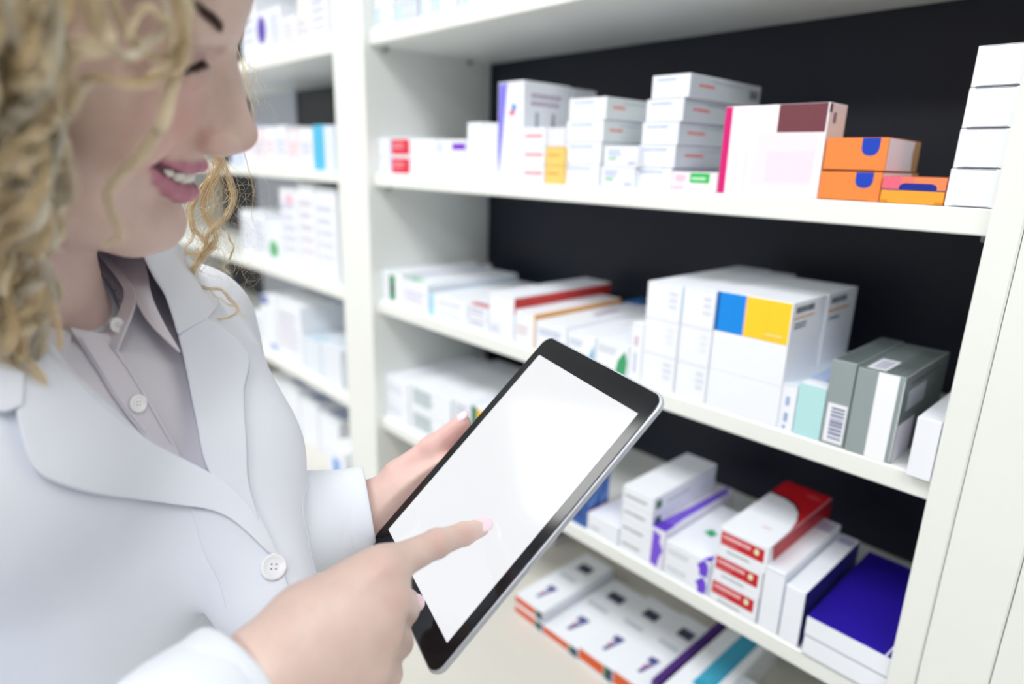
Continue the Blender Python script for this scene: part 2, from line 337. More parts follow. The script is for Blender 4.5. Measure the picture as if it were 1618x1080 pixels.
stack(3, 992, 1010, 508, .006, .16, 1, 'narrow upright white carton left of the tall white blocks', art=[rect('F', .35, .15, .6, .5, '#c7cfe4')] + dashes('F', .3, .55, .7, .85, 1, '#e2c9d6', 2))
bigA = lambda i: dashes('F', .66, .3, .92, .86, 3, '#dde2ef' if i != 1 else '#eceff6', i + 1, vert=False)
stack(3, 1011, 1062, 443, .006, .24, 3, 'large plain white carton, @ of the left column of the white block', art=bigA)
stack(3, 1064, 1112, 451, .004, .22, 3, 'large plain white carton, @ of the middle column of the white block', art=lambda i: bigA(i) + [rect('F', .0, .0, .03, 1, '#bcdcf0' if i == 2 else '#dfe3ea')])
bigC = [[], [], [('F', [(-.0, .01), (.42, .01), (.42, .99), (.0, .99)], '#118ae6'), rect('F', .0, .01, .05, .99, '#0f62b0'), rect('F', .43, .01, .995, .99, '#f8d02f'), rect('F', .42, .01, .43, .99, '#f3b7c8'), rect('F', .70, .01, .705, .99, '#d3ab20')] + dashes('R', .1, .68, .7, .94, 1, '#5b6472', 2) + dashes('R', .05, .58, .75, .66, 1, '#eda860', 2) + dashes('R', .1, .35, .5, .52, 2, '#6d7786', 3) + dashes('F', .7, .12, .94, .22, 1, '#fbe79a', 2)]
bigC[2] = [rect('F', .0, .01, .05, .99, '#0f62b0'), rect('F', .05, .01, .40, .99, '#118ae6'), rect('F', .40, .01, .415, .99, '#f3b7c8'), rect('F', .415, .01, .985, .99, '#f8d02f'), rect('F', .70, .01, .703, .99, '#d9b224')] + bigC[2][5:]
stack(3, 1114, 1226, 458, .002, .09, 3, 'large white carton, @ of the front right column of the white block', arts=bigC, flap=False)
x0, x1, y0, zb, h0, w0, _ = stack.last
for i, L in enumerate(('bottom', 'middle', 'top')):
    put(carton(w0 * .97, .09, h0 - .0006, W, (dashes('R', .1, .68, .7, .94, 1, '#5b6472', 2) + dashes('R', .05, .5, .85, .62, 1, '#eda860', 2) + dashes('R', .1, .3, .5, .42, 1, '#6d7786', 3)) if i == 2 else []), (x0 + x1) / 2 + .003, y0 + .0925, zb + i * h0, 0, 'large white carton, %s of the column behind the blue and yellow fronted one' % L)
stack(3, 1227, 1250, 602, .004, .2, 1, 'narrow white carton with fine vertical print left of the teal one', art=dashes('F', .35, .1, .65, .8, 2, '#9fb4dc', 2, vert=False) + [rect('T', 0, 0, 1, 1, '#dbe6f4'), rect('F', .35, .04, .55, .09, '#4d8fdc')])
stack(3, 1252, 1293, 603, .003, .2, 1, 'carton with a pale teal front and blue lid beside the grey boxes', col='#f0f3fa', flap=False, art=[rect('F', .0, .0, 1, 1, '#b6e3e6'), rect('T', .0, .12, 1, 1, '#b9cdf2'), ('T', [(.55, .14), (1, .14), (1, .34), (.7, .34)], '#8d95e2'), ('T', [(.75, .3), (1, .26), (1, .5), (.9, .5)], '#f0a24a'), ('T', [(.8, .5), (1, .5), (1, .65)], '#e85aa6')])
GR, GD = '#93a0a2', '#6d7777'
stack(3, 1294, 1331, 567, .003, .15, 1, 'slim grey carton with a white barcode label low on its front', col=GR, flap=False, art=[rect('F', .12, .03, .93, .5, '#eef0f8')] + barcode('F', .3, .07, .85, .46, 15, 3, '#5a618c') + [rect('T', .0, .0, 1, .02, '#cfd6d8'), rect('T', .02, .02, .98, .98, GD)] + [r for k in range(6) for r in dashes('T', .14 + .13 * k, .05, .19 + .13 * k, .95, 1, '#4a5254', k, fill=1)])
g2 = [rect('F', .44, .0, .87, 1, '#f4f6fb'), rect('F', .97, .02, .985, .95, '#dfe4e6'), rect('F', .9, .04, .905, .93, '#6f7a7c'), rect('T', .02, .02, .98, .98, GD), rect('T', .12, .05, .52, .38, '#eef0f8')] + [rect('T', .2 + .035 * k, .09, .215 + .035 * k, .33, '#5a618c') for k in range(8)]
for k in range(7): g2 += [rect('T', .58 + .055 * k, .1 + .06 * (k % 3), .60 + .055 * k, .9, '#3f4749')]
g2 += [rect('R', .0, .0, 1, 1, '#5d6668'), rect('R', .0, .0, .35, .45, '#d9d6de'), rect('R', .1, .58, .5, .82, '#9aa4ac')] + [rect('R', .12 + .1 * k, .88, .2 + .1 * k, .91, '#2f3537') for k in range(7)]
stack(3, 1333, 1406, 579, .002, .15, 1, 'wide grey carton with a white vertical stripe on its front', col=GR, flap=False, art=g2)
stack(3, 1431, 1473, 657, -.011, .12, 1, 'plain white carton poking over the shelf edge by the right upright', col='#eef1fa', flap=False, art=[rect('T', .6, .7, .9, .95, '#c9cbe0')])

# --- lower shelf (4)
stack(4, 609, 646, 590, .012, .25, 2, 'long white carton, @ of the pair at the left end of the lower shelf', art=dashes('F', .1, .3, .8, .7, 2, '#d7dcea', 2))
stack(4, 648, 712, 602, .012, .25, 2, 'white carton with grey green print, @ of the pair left of the hand', art=[rect('F', .1, .2, .55, .85, '#d5dee4')] + dashes('F', .1, .2, .6, .85, 4, '#a9bcc2', 4))
stack(4, 716, 742, 626, .012, .2, 2, 'narrow white carton with grey print, @ of the pair behind the thumb', art=dashes('F', .15, .2, .85, .85, 4, '#b3bfce', 4))
stack(4, 744, 800, 639, .006, .1, 1, 'white carton with a green and yellow front beside the thumb tip', art=[rect('F', .0, .0, .16, 1, '#3b7c66'), rect('F', .16, .0, .98, .98, '#f5c83a')], flap=False)
stack(4, 880, 925, 705, .006, .055, 1, 'dark blue patterned upright carton behind the tablet edge', col='#2f5fae', flap=False, art=[('R', [(.1 + .18 * k, .1 + .15 * (k % 3)), (.22 + .18 * k, .2 + .15 * (k % 3)), (.2 + .18 * k, .45 + .12 * (k % 3)), (.08 + .18 * k, .35)], '#6f97d8') for k in range(5)] + [rect('F', .1, .1, .9, .5, '#26498c')])
stack(4, 927, 975, 808, .004, .2, 1, 'low white carton beside the four high white pile on the lower shelf', art=[rect('T', .0, .0, .04, 1, '#d59a9a')] + dashes('F', .1, .2, .5, .45, 1, '#c2cadb', 4))
stack(4, 977, 1024, 765, .004, .17, 4, 'grey lettered white carton, @ in the four high pile, lower shelf', art=lambda i: dashes('F', .1, .35, .85, .6, 1, '#8d9690', 4 + i) + [rect('R', .04, .25, .12, .75, '#3f7a52')] + dashes('R', .2, .3, .6, .5, 1, '#b5b9c4', 2), jit=.0006)
stack(4, 1024, 1045, 829, .003, .19, 1, 'slim carton with a purple patch on front and a purple lid', col='#eceaf8', flap=False, art=[('F', [(.1, .1), (.6, .05), (.75, .35), (.95, .5), (.65, .7), (.7, .85), (.15, .92)], '#7b52dc'), ('T', [(0, 0), (1, 0), (.9, .25), (1, .9), (.6, 1), (.35, .45)], '#7a58e0'), rect('T', .0, .0, 1, .12, '#5d35c4')])
pst = lambda i: [('F', [(.80, .02), (.97, .04), (.99, .5), (.96, .8), (.88, .98), (.82, .8), (.74, .55), (.80, .3)], '#6d45d6')] + dashes('F', .08, .3, .6, .65, 2, '#c7d0d8', 3 + i) + [('T', [(.35, .4), (.55, .36), (.6, .45), (.42, .5)], '#3fa878'), ('T', [(.85, .0), (1, .0), (1, .18)], '#5d35c4')]
stack(4, 1047, 1115, 852, .003, .15, 2, 'white carton with purple right end, @ of the pair beside the red labelled pile', art=pst)
def redart(i):
    a = [rect('F', .05, .36, .93, .86, RED)] + dashes('F', .1, .56, .68, .8, 1, '#f3c9cd', 11) + dashes('F', .1, .42, .4, .52, 1, '#e58a92', 12) + [circ('F', .78, .66, .05, .12, '#e9efc8', 10)] + dashes('F', .2, .1, .75, .24, 1, '#a9b6b0', 5)
    if i == 2:
        arc = [(1, .12)] + [(1 - .95 * math.sin(math.radians(t)) ** 1 * 1.0, .12 + .62 * (1 - math.cos(math.radians(t)))) for t in range(8, 91, 8)]
        arc = [(1, .1), (.99, .3), (.93, .45), (.8, .58), (.6, .67), (.35, .71), (.0, .72)]
        a += [('T', arc + [(0, 1), (1, 1)], '#c3121f')]
        for (p, q) in zip(arc[:-1], arc[1:]): a.append(('T', [p, q, (q[0], q[1] + .03), (p[0], p[1] + .03)], '#1d1d26'))
        a += dashes('T', .6, .86, .9, .92, 1, '#e4656c', 3) + dashes('T', .55, .2, .75, .24, 1, '#e9c2c6', 2)
    a += [('R', [(.1, .02), (1, .02), (1, .98), (.05, .98)], '#b81726')]
    return a
stack(4, 1119, 1192, 828, .002, .19, 3, 'white carton with a red lettered label, @ of the three high red labelled pile', art=redart, dx=[0, .001, .004])
stack(4, 1196, 1226, 892, .003, .17, 1, 'upright plain white carton touching the red labelled pile', art=[rect('T', .1, .8, .9, .97, '#c3c0da')])
stack(4, 1229, 1259, 922, .002, .17, 1, 'upright white carton with a dark navy side', flap=False, art=[rect('R', .0, .0, 1, 1, '#201c70'), rect('T', .1, .85, .9, .97, '#b5b3d2')])
nv = lambda i: [rect('T', .0, .0, 1, 1, '#26139a'), rect('F', .0, .0, 1, .05, '#9ea2ae')] + ([('T', [(.93, .0), (.955, .0), (1, .5), (1, .45)], '#e9e9f6')] if i else []) + [rect('R', 0, 0, 1, .6, '#1d1a78')]
stack(4, 1266, 1401, 972, -.002, .2, 2, 'flat white box with deep blue lid, @ of the pair beside the right upright', art=nv, flap=False, dx=[0, -.0005])

# --- worktop (5)
def seven(i):
    r = dashes('T', .42, .30, .62, .36, 1, '#6f6fa8', 3) + [('T', [(.36, .34), (.62, .34), (.50, .12), (.40, .12), (.50, .27), (.36, .27)], '#4c5190'), ('T', [(.42, .16), (.5, .2), (.48, .26), (.4, .22)], '#b06a9a'), rect('T', .3, .72, .7, .84, '#474b62')] + dashes('T', .15, .5, .8, .6, 1, '#c3ccd6', 3)
    return r + [rect('F', .0, .22, .74, .88, '#dc5a20'), rect('F', .76, .15, .87, .92, '#2b6a4a'), rect('F', .87, .15, .99, .92, '#2e3560')]
stack(5, 814, 856, 937, .008, .2, 2, 'orange fronted flat carton, @ of the pair at the left of the worktop row', art=seven, flap=False)
stack(5, 858, 912, 985, .008, .2, 1, 'flat white carton with orange front, first right of the two high pair on the worktop', art=seven(0), flap=False)
stack(5, 914, 966, 1019, .008, .2, 1, 'flat white carton with orange front, second right of the two high pair on the worktop', art=seven(0), flap=False)
stack(5, 968, 1022, 1055, .008, .2, 1, 'flat white carton with orange front, third right of the two high pair on the worktop', art=seven(0), flap=False)
stack(5, 1024, 1034, 1072, .008, .25, 1, 'slim dark purple edged white carton on the worktop', col='#4a2a78', art=[], flap=False)
stack(5, 1037, 1100, 1085, .008, .25, 1, 'white carton with a large cyan lettered label on its lid', art=[rect('T', .38, .18, .8, .92, '#2f9fc6')] + [r for k in range(3) for r in dashes('T', .44 + .11 * k, .24, .50 + .11 * k, .85, 1, '#5cbcd8', k, fill=1)], flap=False)
stack(5, 1102, 1170, 1130, .02, .12, 1, 'white carton beside the cyan labelled one, mostly below the photo edge', art=[rect('T', .2, .5, .6, .9, '#c5d8ea')], flap=False)
for (dx_, dy_, ww, hh, lab, c_) in ((-.02, .215, .055, .075, 'white carton with brown print standing behind the left pair on the worktop', '#e6e4e8'),):
    x = x_at(850, .2, S5); put(carton(ww, .06, hh, c_, [rect('R', .1, .2, .9, .9, '#8d8288'), rect('T', .1, .1, .9, .9, '#9a8f92'), rect('F', .1, .3, .9, .9, '#a59a9e')]), x, .222, S5 + .0004, 0, lab)

# --- far bay at the left
def far(sh, uL, uR, vtop, ys, depth, label, col=W, art=(), n=1): return stack(sh, uL, uR, vtop, ys, depth, n, label, col=col, art=art)
pr = lambda c='#c9cfe4': dashes('F', .1, .2, .9, .85, 5, c, 3)
far(1, 385, 408, -20, .02, .15, 'white carton in the far bay, top shelf, nearest the forehead', art=pr())
far(1, 409, 428, 20, .02, .15, 'white carton with a purple blot in the far bay, top shelf', art=[circ('F', .4, .6, .36, .3, '#5a3fb0')])
far(1, 429, 447, 12, .02, .15, 'white carton with thin print in the far bay, top shelf, right of the purple blot', art=pr())
far(1, 449, 470, 28, .02, .15, 'white carton left of the tall yellow printed one in the far bay', art=pr('#dcd2e2'))
far(1, 474, 492, -25, .02, .15, 'tall white carton with yellow top print in the far bay', art=[rect('F', .1, .84, .9, .98, '#e0cf2e')] + pr()[:20], col='#f4efe9')
far(1, 493, 520, -30, .02, .15, 'tall lilac printed white carton by the broad upright, top shelf of far bay', art=[rect('F', .0, .82, .45, .95, '#e0cf2e')] + pr('#d0cfe6'))
us = [(366, 386), (387, 402), (404, 420), (422, 438), (440, 455), (457, 474), (476, 496)]
tints = ['#c9d6ef', W, '#f3e6ea', W, '#eef1f8', '#f5e9ee', W]
for i, (a, b) in enumerate(us):
    far(2, a, b, 197 + (i * 7) % 9, .02, .16, 'small white carton, %s from the left in the far row behind the nose tip' % ['first', 'second', 'third', 'fourth', 'fifth', 'sixth', 'seventh'][i], col=tints[i], art=dashes('F', .15, .3, .85, .7, 3, '#e7c8d4' if i % 2 else '#c5cbe4', i))
far(2, 498, 513, 197, .02, .16, 'white carton with a cyan front in the far bay beside the broad upright', art=[rect('F', .05, .02, .98, .98, '#48bce4')], col='#48bce4')
far(2, 514, 530, 198, .02, .16, 'white carton with pale blue front touching the broad upright in the far bay', col='#dfe9f6')
far(3, 385, 402, 330, .02, .15, 'white carton in the far bay, third shelf, nearest the curl of hair', art=pr())
far(3, 404, 424, 335, .02, .15, 'wide white carton in the far bay, left of the green printed one', art=pr())
far(3, 426, 448, 345, .02, .15, 'white carton with green print in the far bay, third shelf', art=[circ('F', .4, .35, .3, .2, '#5cc07a'), circ('F', .5, .36, .12, .08, '#3a6a50')])
far(3, 450, 476, 296, .02, .15, 'tall white carton with pink top print in the far bay, third shelf', art=[rect('F', .3, .8, .8, .93, '#e9c3d2')] + pr('#dcdcee'))
far(3, 478, 503, 287, .02, .15, 'tall white carton in the middle of the tall group, third shelf of the far bay', art=pr('#e6dcea'))
far(3, 505, 536, 296, .02, .15, 'tall white carton touching the broad upright, third shelf of the far bay', art=pr('#dfe2f0'))
far(4, 395, 416, 490, .02, .2, 'white carton in the far bay, fourth shelf, beside the shoulder', art=pr())
far(4, 418, 440, 464, .02, .2, 'white carton with a blue top corner in the far bay, fourth shelf', art=[rect('F', .0, .85, .5, 1, '#4656b4'), rect('F', .5, .05, .9, .15, '#7a98dc')])
far(4, 442, 480, 470, .02, .2, 'wide tall white carton in the far bay, fourth shelf', art=pr('#dcd6e6'))
far(4, 482, 508, 530, .02, .25, 'low pale blue white carton in the far bay, fourth shelf', col='#e3ecf6', art=[rect('T', .1, .0, .9, .2, '#c4dce9')])
far(4, 510, 540, 540, .02, .25, 'low white carton with blue grey lid touching the broad upright, fourth shelf', col='#e6ebf5', art=[rect('T', .1, .1, .9, .9, '#d3dbea')])
far(5, 425, 450, 590, .05, .2, 'white carton on the worktop of the far bay, beside the coat', art=pr())
far(5, 452, 476, 600, .05, .2, 'white carton with grey violet lid on the far bay worktop', art=[rect('T', .1, .1, .9, .9, '#9a98b8')])
far(5, 478, 505, 625, .05, .2, 'white carton with grey lid, middle of the far bay worktop', art=[rect('T', .1, .1, .9, .9, '#9fa9c4')])
far(5, 507, 538, 650, .05, .2, 'white carton with dull lid by the broad upright on the far bay worktop', art=[rect('T', .1, .1, .9, .9, '#a9b3cc')])
stack(5, 520, 546, 700, -.03, .06, 1, 'white carton with a blue stripe standing in front of the far bay row', art=[rect('F', .35, .05, .75, .8, '#7aa6ee')])

# ------------------------------------------------------------------ tablet computer
TC = CAM + Vector((-0.32836, 0.29898, -0.23287)); TX = Vector((0.95667, -0.29101, -0.00941)); TY = Vector((0.21087, 0.67022, 0.71158)); TZ = TX.cross(TY).normalized()
def tl(x, y, z=0.0): return TC + TX * x + TY * y + TZ * z
def rrect(hw, hh, r, n=10):
    out = []
    for cx, cy, a0 in ((hw - r, hh - r, 0), (-hw + r, hh - r, 90), (-hw + r, -hh + r, 180), (hw - r, -hh + r, 270)):
        for i in range(n + 1):
            a = math.radians(a0 + 90 * i / n); out.append((cx + r * math.cos(a), cy + r * math.sin(a)))
    return out
def loft(rings, m, name, parent, cap=(True, True), smooth=True):
    b = MB(); vs = []; n = len(rings[0]); fs = []
    for r in rings: vs += r
    for k in range(len(rings) - 1):
        for i in range(n): fs.append([k * n + i, k * n + (i + 1) % n, (k + 1) * n + (i + 1) % n, (k + 1) * n + i])
    if cap[0]: fs.append(list(range(n))[::-1])
    if cap[1]: fs.append([(len(rings) - 1) * n + i for i in range(n)])
    b.add(vs, fs, m); return b.build(name, parent, smooth)
tablet = empty('tablet_computer'); tag(tablet, 'black tablet computer with a blank glowing white screen held in both hands', 'tablet')
tablet.matrix_world = Matrix(((TX.x, TY.x, TZ.x, TC.x), (TX.y, TY.y, TZ.y, TC.y), (TX.z, TY.z, TZ.z, TC.z), (0, 0, 0, 1)))
TB = mat('tablet_black_glass', '#0b0d14', 0.10, spec=0.4)
TM = mat('tablet_aluminium', '#c3c8d2', 0.42, metal=0.55)
TS = mat('tablet_screen', '#050505', 0.1, emis=('#fafcff', 1.46))
HW, HH = .0832, .1187
rings = []
for inset, z in ((.010, -.0072), (.0045, -.0068), (.0018, -.0056), (.0004, -.0040), (0, -.0024), (0, -.0008), (.0006, -.0001), (.0013, .0)):
    rings.append([(x, y, z) for x, y in rrect(HW - inset, HH - inset, .0105 - inset * .5)])
o = loft(rings, TM, 'casing', tablet); 
for p in o.data.polygons[-2:]: p.use_smooth = False
rings = [[(x, y, z) for x, y in rrect(HW - i, HH - i, .0098)] for i, z in ((.0014, .0001), (.0014, .0004), (.0019, .0006))]
o = loft(rings, TB, 'glass_bezel', tablet)
for p in o.data.polygons[-1:]: p.use_smooth = False
b = MB(); b.box((-.0719, -.0985, .00062), (.0719, .0985, .00072), TS); b.build('screen', tablet)
ringv = [[(x * r, -.1086 + y * r, .00064) for x, y in [(math.cos(t * math.pi / 16), math.sin(t * math.pi / 16)) for t in range(32)]] for r in (.0056, .0052)]
loft(ringv, mat('home_button_ring', '#26272c', .3), 'home_button', tablet, cap=(False, False))

# ------------------------------------------------------------------ the person: implicit surfaces meshed with surface nets
class Sdf:
    def __init__(s): s.p = []
    @staticmethod
    def _v(a): return np.array(tuple(a), float)
    def cone(s, a, b, ra, rb, k=.004, sub=False):
        s.p.append(('c', s._v(a), s._v(b), ra, rb, k, sub)); return s
    def chain(s, pts, rs, k=.004, k0=None):
        for i in range(len(pts) - 1): s.cone(pts[i], pts[i + 1], rs[i], rs[i + 1], (k0 if (i == 0 and k0 is not None) else k))
        return s
    def ell(s, c, ax, r, k=.004, sub=False):
        """ellipsoid; ax = 3 unit axes as rows"""
        s.p.append(('e', s._v(c), np.array([tuple(a) for a in ax], float), np.array(r, float), None, k, sub)); return s
    def plane(s, c, n, k=.001):
        """cuts away the side the normal points to"""
        s.p.append(('p', s._v(c), s._v(n) / np.linalg.norm(s._v(n)), 0, 0, k, 'cut')); return s
    def __call__(s, P):
        d = np.full(len(P), 1e3)
        for t, a, b, c, e, k, sub in s.p:
            if t == 'c':
                ba = b - a; l2 = ba @ ba; l = math.sqrt(l2) + 1e-9; pa = P - a
                h = np.clip((pa @ ba) / l2, 0, 1)
                # shift the foot so that the tapered side stays a true cone
                dist = np.linalg.norm(pa - h[:, None] * ba, axis=1); sl = (c - e) / l
                h2 = np.clip(h - sl * dist / l, 0, 1) if abs(sl) < .9 else h
                dist = np.linalg.norm(pa - h2[:, None] * ba, axis=1); g = dist - (c + (e - c) * h2)
            elif t == 'e':
                q = (P - a) @ b.T; k0 = np.linalg.norm(q / c, axis=1); k1 = np.linalg.norm(q / (c * c), axis=1) + 1e-9
                g = k0 * (k0 - 1) / k1
            else: g = -((P - a) @ b)
            if t == 'p':
                h = np.clip(.5 + .5 * (-g - d) / k, 0, 1) if 0 else None
                d = np.maximum(d, -g)
            elif sub:
                h = np.clip(.5 - .5 * (d + g) / k, 0, 1); d = d * (1 - h) + (-g) * h + k * h * (1 - h)
            else:
                h = np.clip(.5 + .5 * (d - g) / k, 0, 1); d = d * (1 - h) + g * h - k * h * (1 - h)
        return d
def surface_nets(f, lo, hi, vox, B=8, margin=.006):
    lo = np.array(lo, float); n = np.ceil((np.array(hi) - lo) / (vox * B)).astype(int)
    g = np.stack(np.meshgrid(*[np.arange(k) for k in n], indexing='ij'), -1).reshape(-1, 3)
    cen = lo + (g + .5) * vox * B; keep = []
    for i in range(0, len(cen), 200000):
        d = f(cen[i:i + 200000]); keep.append(np.abs(d) < vox * B * .88 + margin)
    g = g[np.concatenate(keep)]
    c1 = np.stack(np.meshgrid(*[np.arange(B + 1)] * 3, indexing='ij'), -1)
    pts_idx = (g[:, None, None, None, :] * B + c1[None]).reshape(-1, 3)
    N = n * B + 2
    key = (pts_idx[:, 0] * N[1] + pts_idx[:, 1]) * N[2] + pts_idx[:, 2]
    uk, inv = np.unique(key, return_inverse=True)
    ui = np.stack([uk // (N[1] * N[2]), (uk // N[2]) % N[1], uk % N[2]], -1)
    dv = np.concatenate([f(lo + ui[i:i + 300000] * vox) for i in range(0, len(ui), 300000)])
    D = dv[inv].reshape(len(g), B + 1, B + 1, B + 1)
    corners = [(i, j, k) for i in (0, 1) for j in (0, 1) for k in (0, 1)]
    V = np.stack([D[:, i:B + i, j:B + j, k:B + k] for i, j, k in corners], -1)
    s = V < 0; act = s.any(-1) & ~s.all(-1)
    cell = np.argwhere(act); gi = g[cell[:, 0]] * B + cell[:, 1:]; vals = V[act]
    co = np.array(corners, float); acc = np.zeros((len(cell), 3)); cnt = np.zeros(len(cell))
    for a in range(8):
        for b in range(a + 1, 8):
            if np.abs(co[a] - co[b]).sum() == 1:
                va, vb = vals[:, a], vals[:, b]; m = (va < 0) != (vb < 0)
                t = np.where(m, va / np.where(m, va - vb, 1), 0)
                acc += np.where(m[:, None], co[a] + t[:, None] * (co[b] - co[a]), 0); cnt += m
    verts = lo + (gi + acc / cnt[:, None]) * vox
    ck = (gi[:, 0] * N[1] + gi[:, 1]) * N[2] + gi[:, 2]; o = np.argsort(ck); cks = ck[o]
    def find(q):
        qk = (q[:, 0] * N[1] + q[:, 1]) * N[2] + q[:, 2]; p = np.searchsorted(cks, qk); p = np.clip(p, 0, len(cks) - 1)
        return np.where(cks[p] == qk, o[p], -1)
    faces = []
    E = np.eye(3, dtype=int)
    for ax in range(3):
        u, v = (ax + 1) % 3, (ax + 2) % 3
        ca, cb = 0, corners.index(tuple(E[ax]))
        m = (vals[:, ca] < 0) != (vals[:, cb] < 0); q = gi[m]; neg = vals[m, ca] < 0
        i0 = np.nonzero(m)[0]; i1 = find(q - E[u]); i2 = find(q - E[u] - E[v]); i3 = find(q - E[v])
        ok = (i1 >= 0) & (i2 >= 0) & (i3 >= 0)
        F_ = np.stack([i0, i1, i2, i3], -1)[ok]; neg = neg[ok]
        F_[~neg] = F_[~neg][:, ::-1]; faces.append(F_)
    return verts, np.concatenate(faces)
def np_mesh(name, v, f, m, parent=None, smooth=True):
    me = bpy.data.meshes.new(name); v = np.asarray(v, float)
    me.vertices.add(len(v)); me.vertices.foreach_set('co', v.ravel())
    f = np.asarray(f); k = f.shape[1]
    me.loops.add(f.size); me.loops.foreach_set('vertex_index', f.ravel().astype(np.int32))
    me.polygons.add(len(f)); me.polygons.foreach_set('loop_start', np.arange(0, f.size, k, dtype=np.int32))
    me.update(calc_edges=True); me.validate()
    if smooth: me.polygons.foreach_set('use_smooth', [True] * len(me.polygons))
    me.materials.append(m); o = bpy.data.objects.new(name, me); C.objects.link(o)
    if parent: o.parent = parent; o.matrix_parent_inverse = Matrix.Translation(parent.location).inverted()
    return o
def paint(o, cols):
    a = o.data.color_attributes.new('tone', 'FLOAT_COLOR', 'POINT'); c = np.ones((len(cols), 4)); c[:, :3] = cols
    a.data.foreach_set('color', c.ravel().astype(np.float32))
def unit_v(v): v = Vector(v); v.normalize(); return v

person = empty('person', (-.52, -.72, 0.0)); tag(person, 'person with curly blond hair in a white coat, smiling down at the tablet they tap', 'person')

# ---- head frame
HP = CAM + Vector((-0.41771, 0.05611, 0.08052))
HR, HFW, HUP = Vector((0.89051, -0.30452, -0.33802)), Vector((0.21367, 0.93586, -0.2802)), Vector((0.40167, 0.17729, 0.89846))
HA = (HR, HFW, HUP)
def hd(x, y, z): return HP + HR * x + HFW * y + HUP * z
body = Sdf()
# cranium, face block, cheeks, jaw, chin
body.ell(hd(0, -.005, .035), HA, (.073, .096, .092), .01)
body.ell(hd(0, .030, -.035), HA, (.060, .049, .084), .02)
for s in (1, -1):
    body.ell(hd(s * .041, .052, -.036), HA, (.027, .026, .026), .018)          # cheek
    body.cone(hd(s * .054, .0, -.075), hd(s * .020, .066, -.108), .019, .018, .022)    # jaw
    body.cone(hd(s * .056, .045, -.012), hd(s * .062, .0, -.01), .012, .012, .015)     # cheekbone
body.ell(hd(0, .050, -.066), HA, (.034, .040, .032), .010)                     # muzzle
body.ell(hd(0, .077, -.110), HA, (.019, .0195, .0185), .016)                    # chin
body.ell(hd(0, .082, .035), HA, (.045, .018, .03), .02)                         # forehead
for s in (1, -1):
    body.ell(hd(s * .032, .097, -.004), HA, (.017, .015, .012), .014, True)      # socket
    body.cone(hd(s * .012, .0885, .013), hd(s * .046, .074, .017), .0075, .0065, .012) # brow ridge
    body.ell(hd(s * .031, .073, -.006), HA, (.0145, .0138, .0125), .004)         # closed lid over the eyeball
# nose
body.cone(hd(0, .074, .004), hd(0, .084, -.036), .013, .018, .010)
body.ell(hd(0, .074, -.055), HA, (.017, .0225, .014), .010)
for s in (1, -1): body.ell(hd(s * .021, .062, -.027), HA, (.016, .021, .026), .012)
body.cone(hd(0, .0905, .002), hd(0, .1075, -.036), .0085, .0105, .009)
body.ell(hd(0, .1085, -.0405), HA, (.0115, .0138, .0118), .006)
body.cone(hd(0, .100, -.053), hd(0, .108, -.049), .0045, .0055, .005)           # columella
for s in (1, -1):
    body.ell(hd(s * .0135, .0985, -.0455), HA, (.0085, .0130, .0088), .005)      # wing
    body.cone(hd(s * .0190, .086, -.040), hd(s * .039, .064, -.054), .004, .005, .010)   # laugh fold
    body.ell(hd(s * .0100, .1075, -.0505), HA, (.0042, .0060, .0036), .0012, True) # nostril
# philtrum area and lips
lips = Sdf()
def lipset(S, e=0.0):
    for s in (1, -1):
        S.chain([hd(0, .0955, -.0668), hd(s * .0075, .0912, -.0652), hd(s * .018, .0828, -.0643), hd(s * .027, .0748, -.0622), hd(s * .0345, .0688, -.0597)], [.0042 + e, .0046 + e, .0040 + e, .0031 + e, .0019 + e], .003)
        S.chain([hd(0, .0922, -.0850), hd(s * .009, .0882, -.0838), hd(s * .019, .0808, -.0782), hd(s * .0275, .0738, -.0702), hd(s * .0345, .0688, -.0612)], [.0060 + e, .0058 + e, .0051 + e, .0038 + e, .0019 + e], .003)
lipset(body); lipset(lips, .0004)
for s in (1, -1):   # open mouth between the lips
    GAP = [hd(0, .0985, -.0772), hd(s * .009, .0940, -.0752), hd(s * .019, .0860, -.0710), hd(s * .028, .0772, -.0652), hd(s * .0345, .0710, -.0604)]
    n0 = len(body.p); body.chain(GAP, [.0027, .0029, .0027, .0021, .0011], .002)
    n1 = len(body.p); body.chain([hd(s * .0175, .0945, -.034), hd(s * .0222, .0895, -.042), hd(s * .0200, .0890, -.050)], [.0016, .0026, .0018], .004)   # crease round the nose wing
    body.chain([hd(s * .024, .0830, -.047), hd(s * .035, .0725, -.053), hd(s * .0425, .0640, -.063)], [.0012, .0022, .0010], .009)                        # smile line
    body.chain([hd(s * .017, .0880, .004), hd(s * .031, .0890, .0065), hd(s * .046, .0750, .003)], [.0008, .0014, .0008], .005)                           # lid fold
    for i in range(n0, len(body.p)): body.p[i] = body.p[i][:6] + (True,)
    lips.gap = getattr(lips, 'gap', []) + GAP
# ears (under the hair)
for s in (1, -1): body.ell(hd(s * .073, -.012, -.018), HA, (.008, .018, .03), .006)
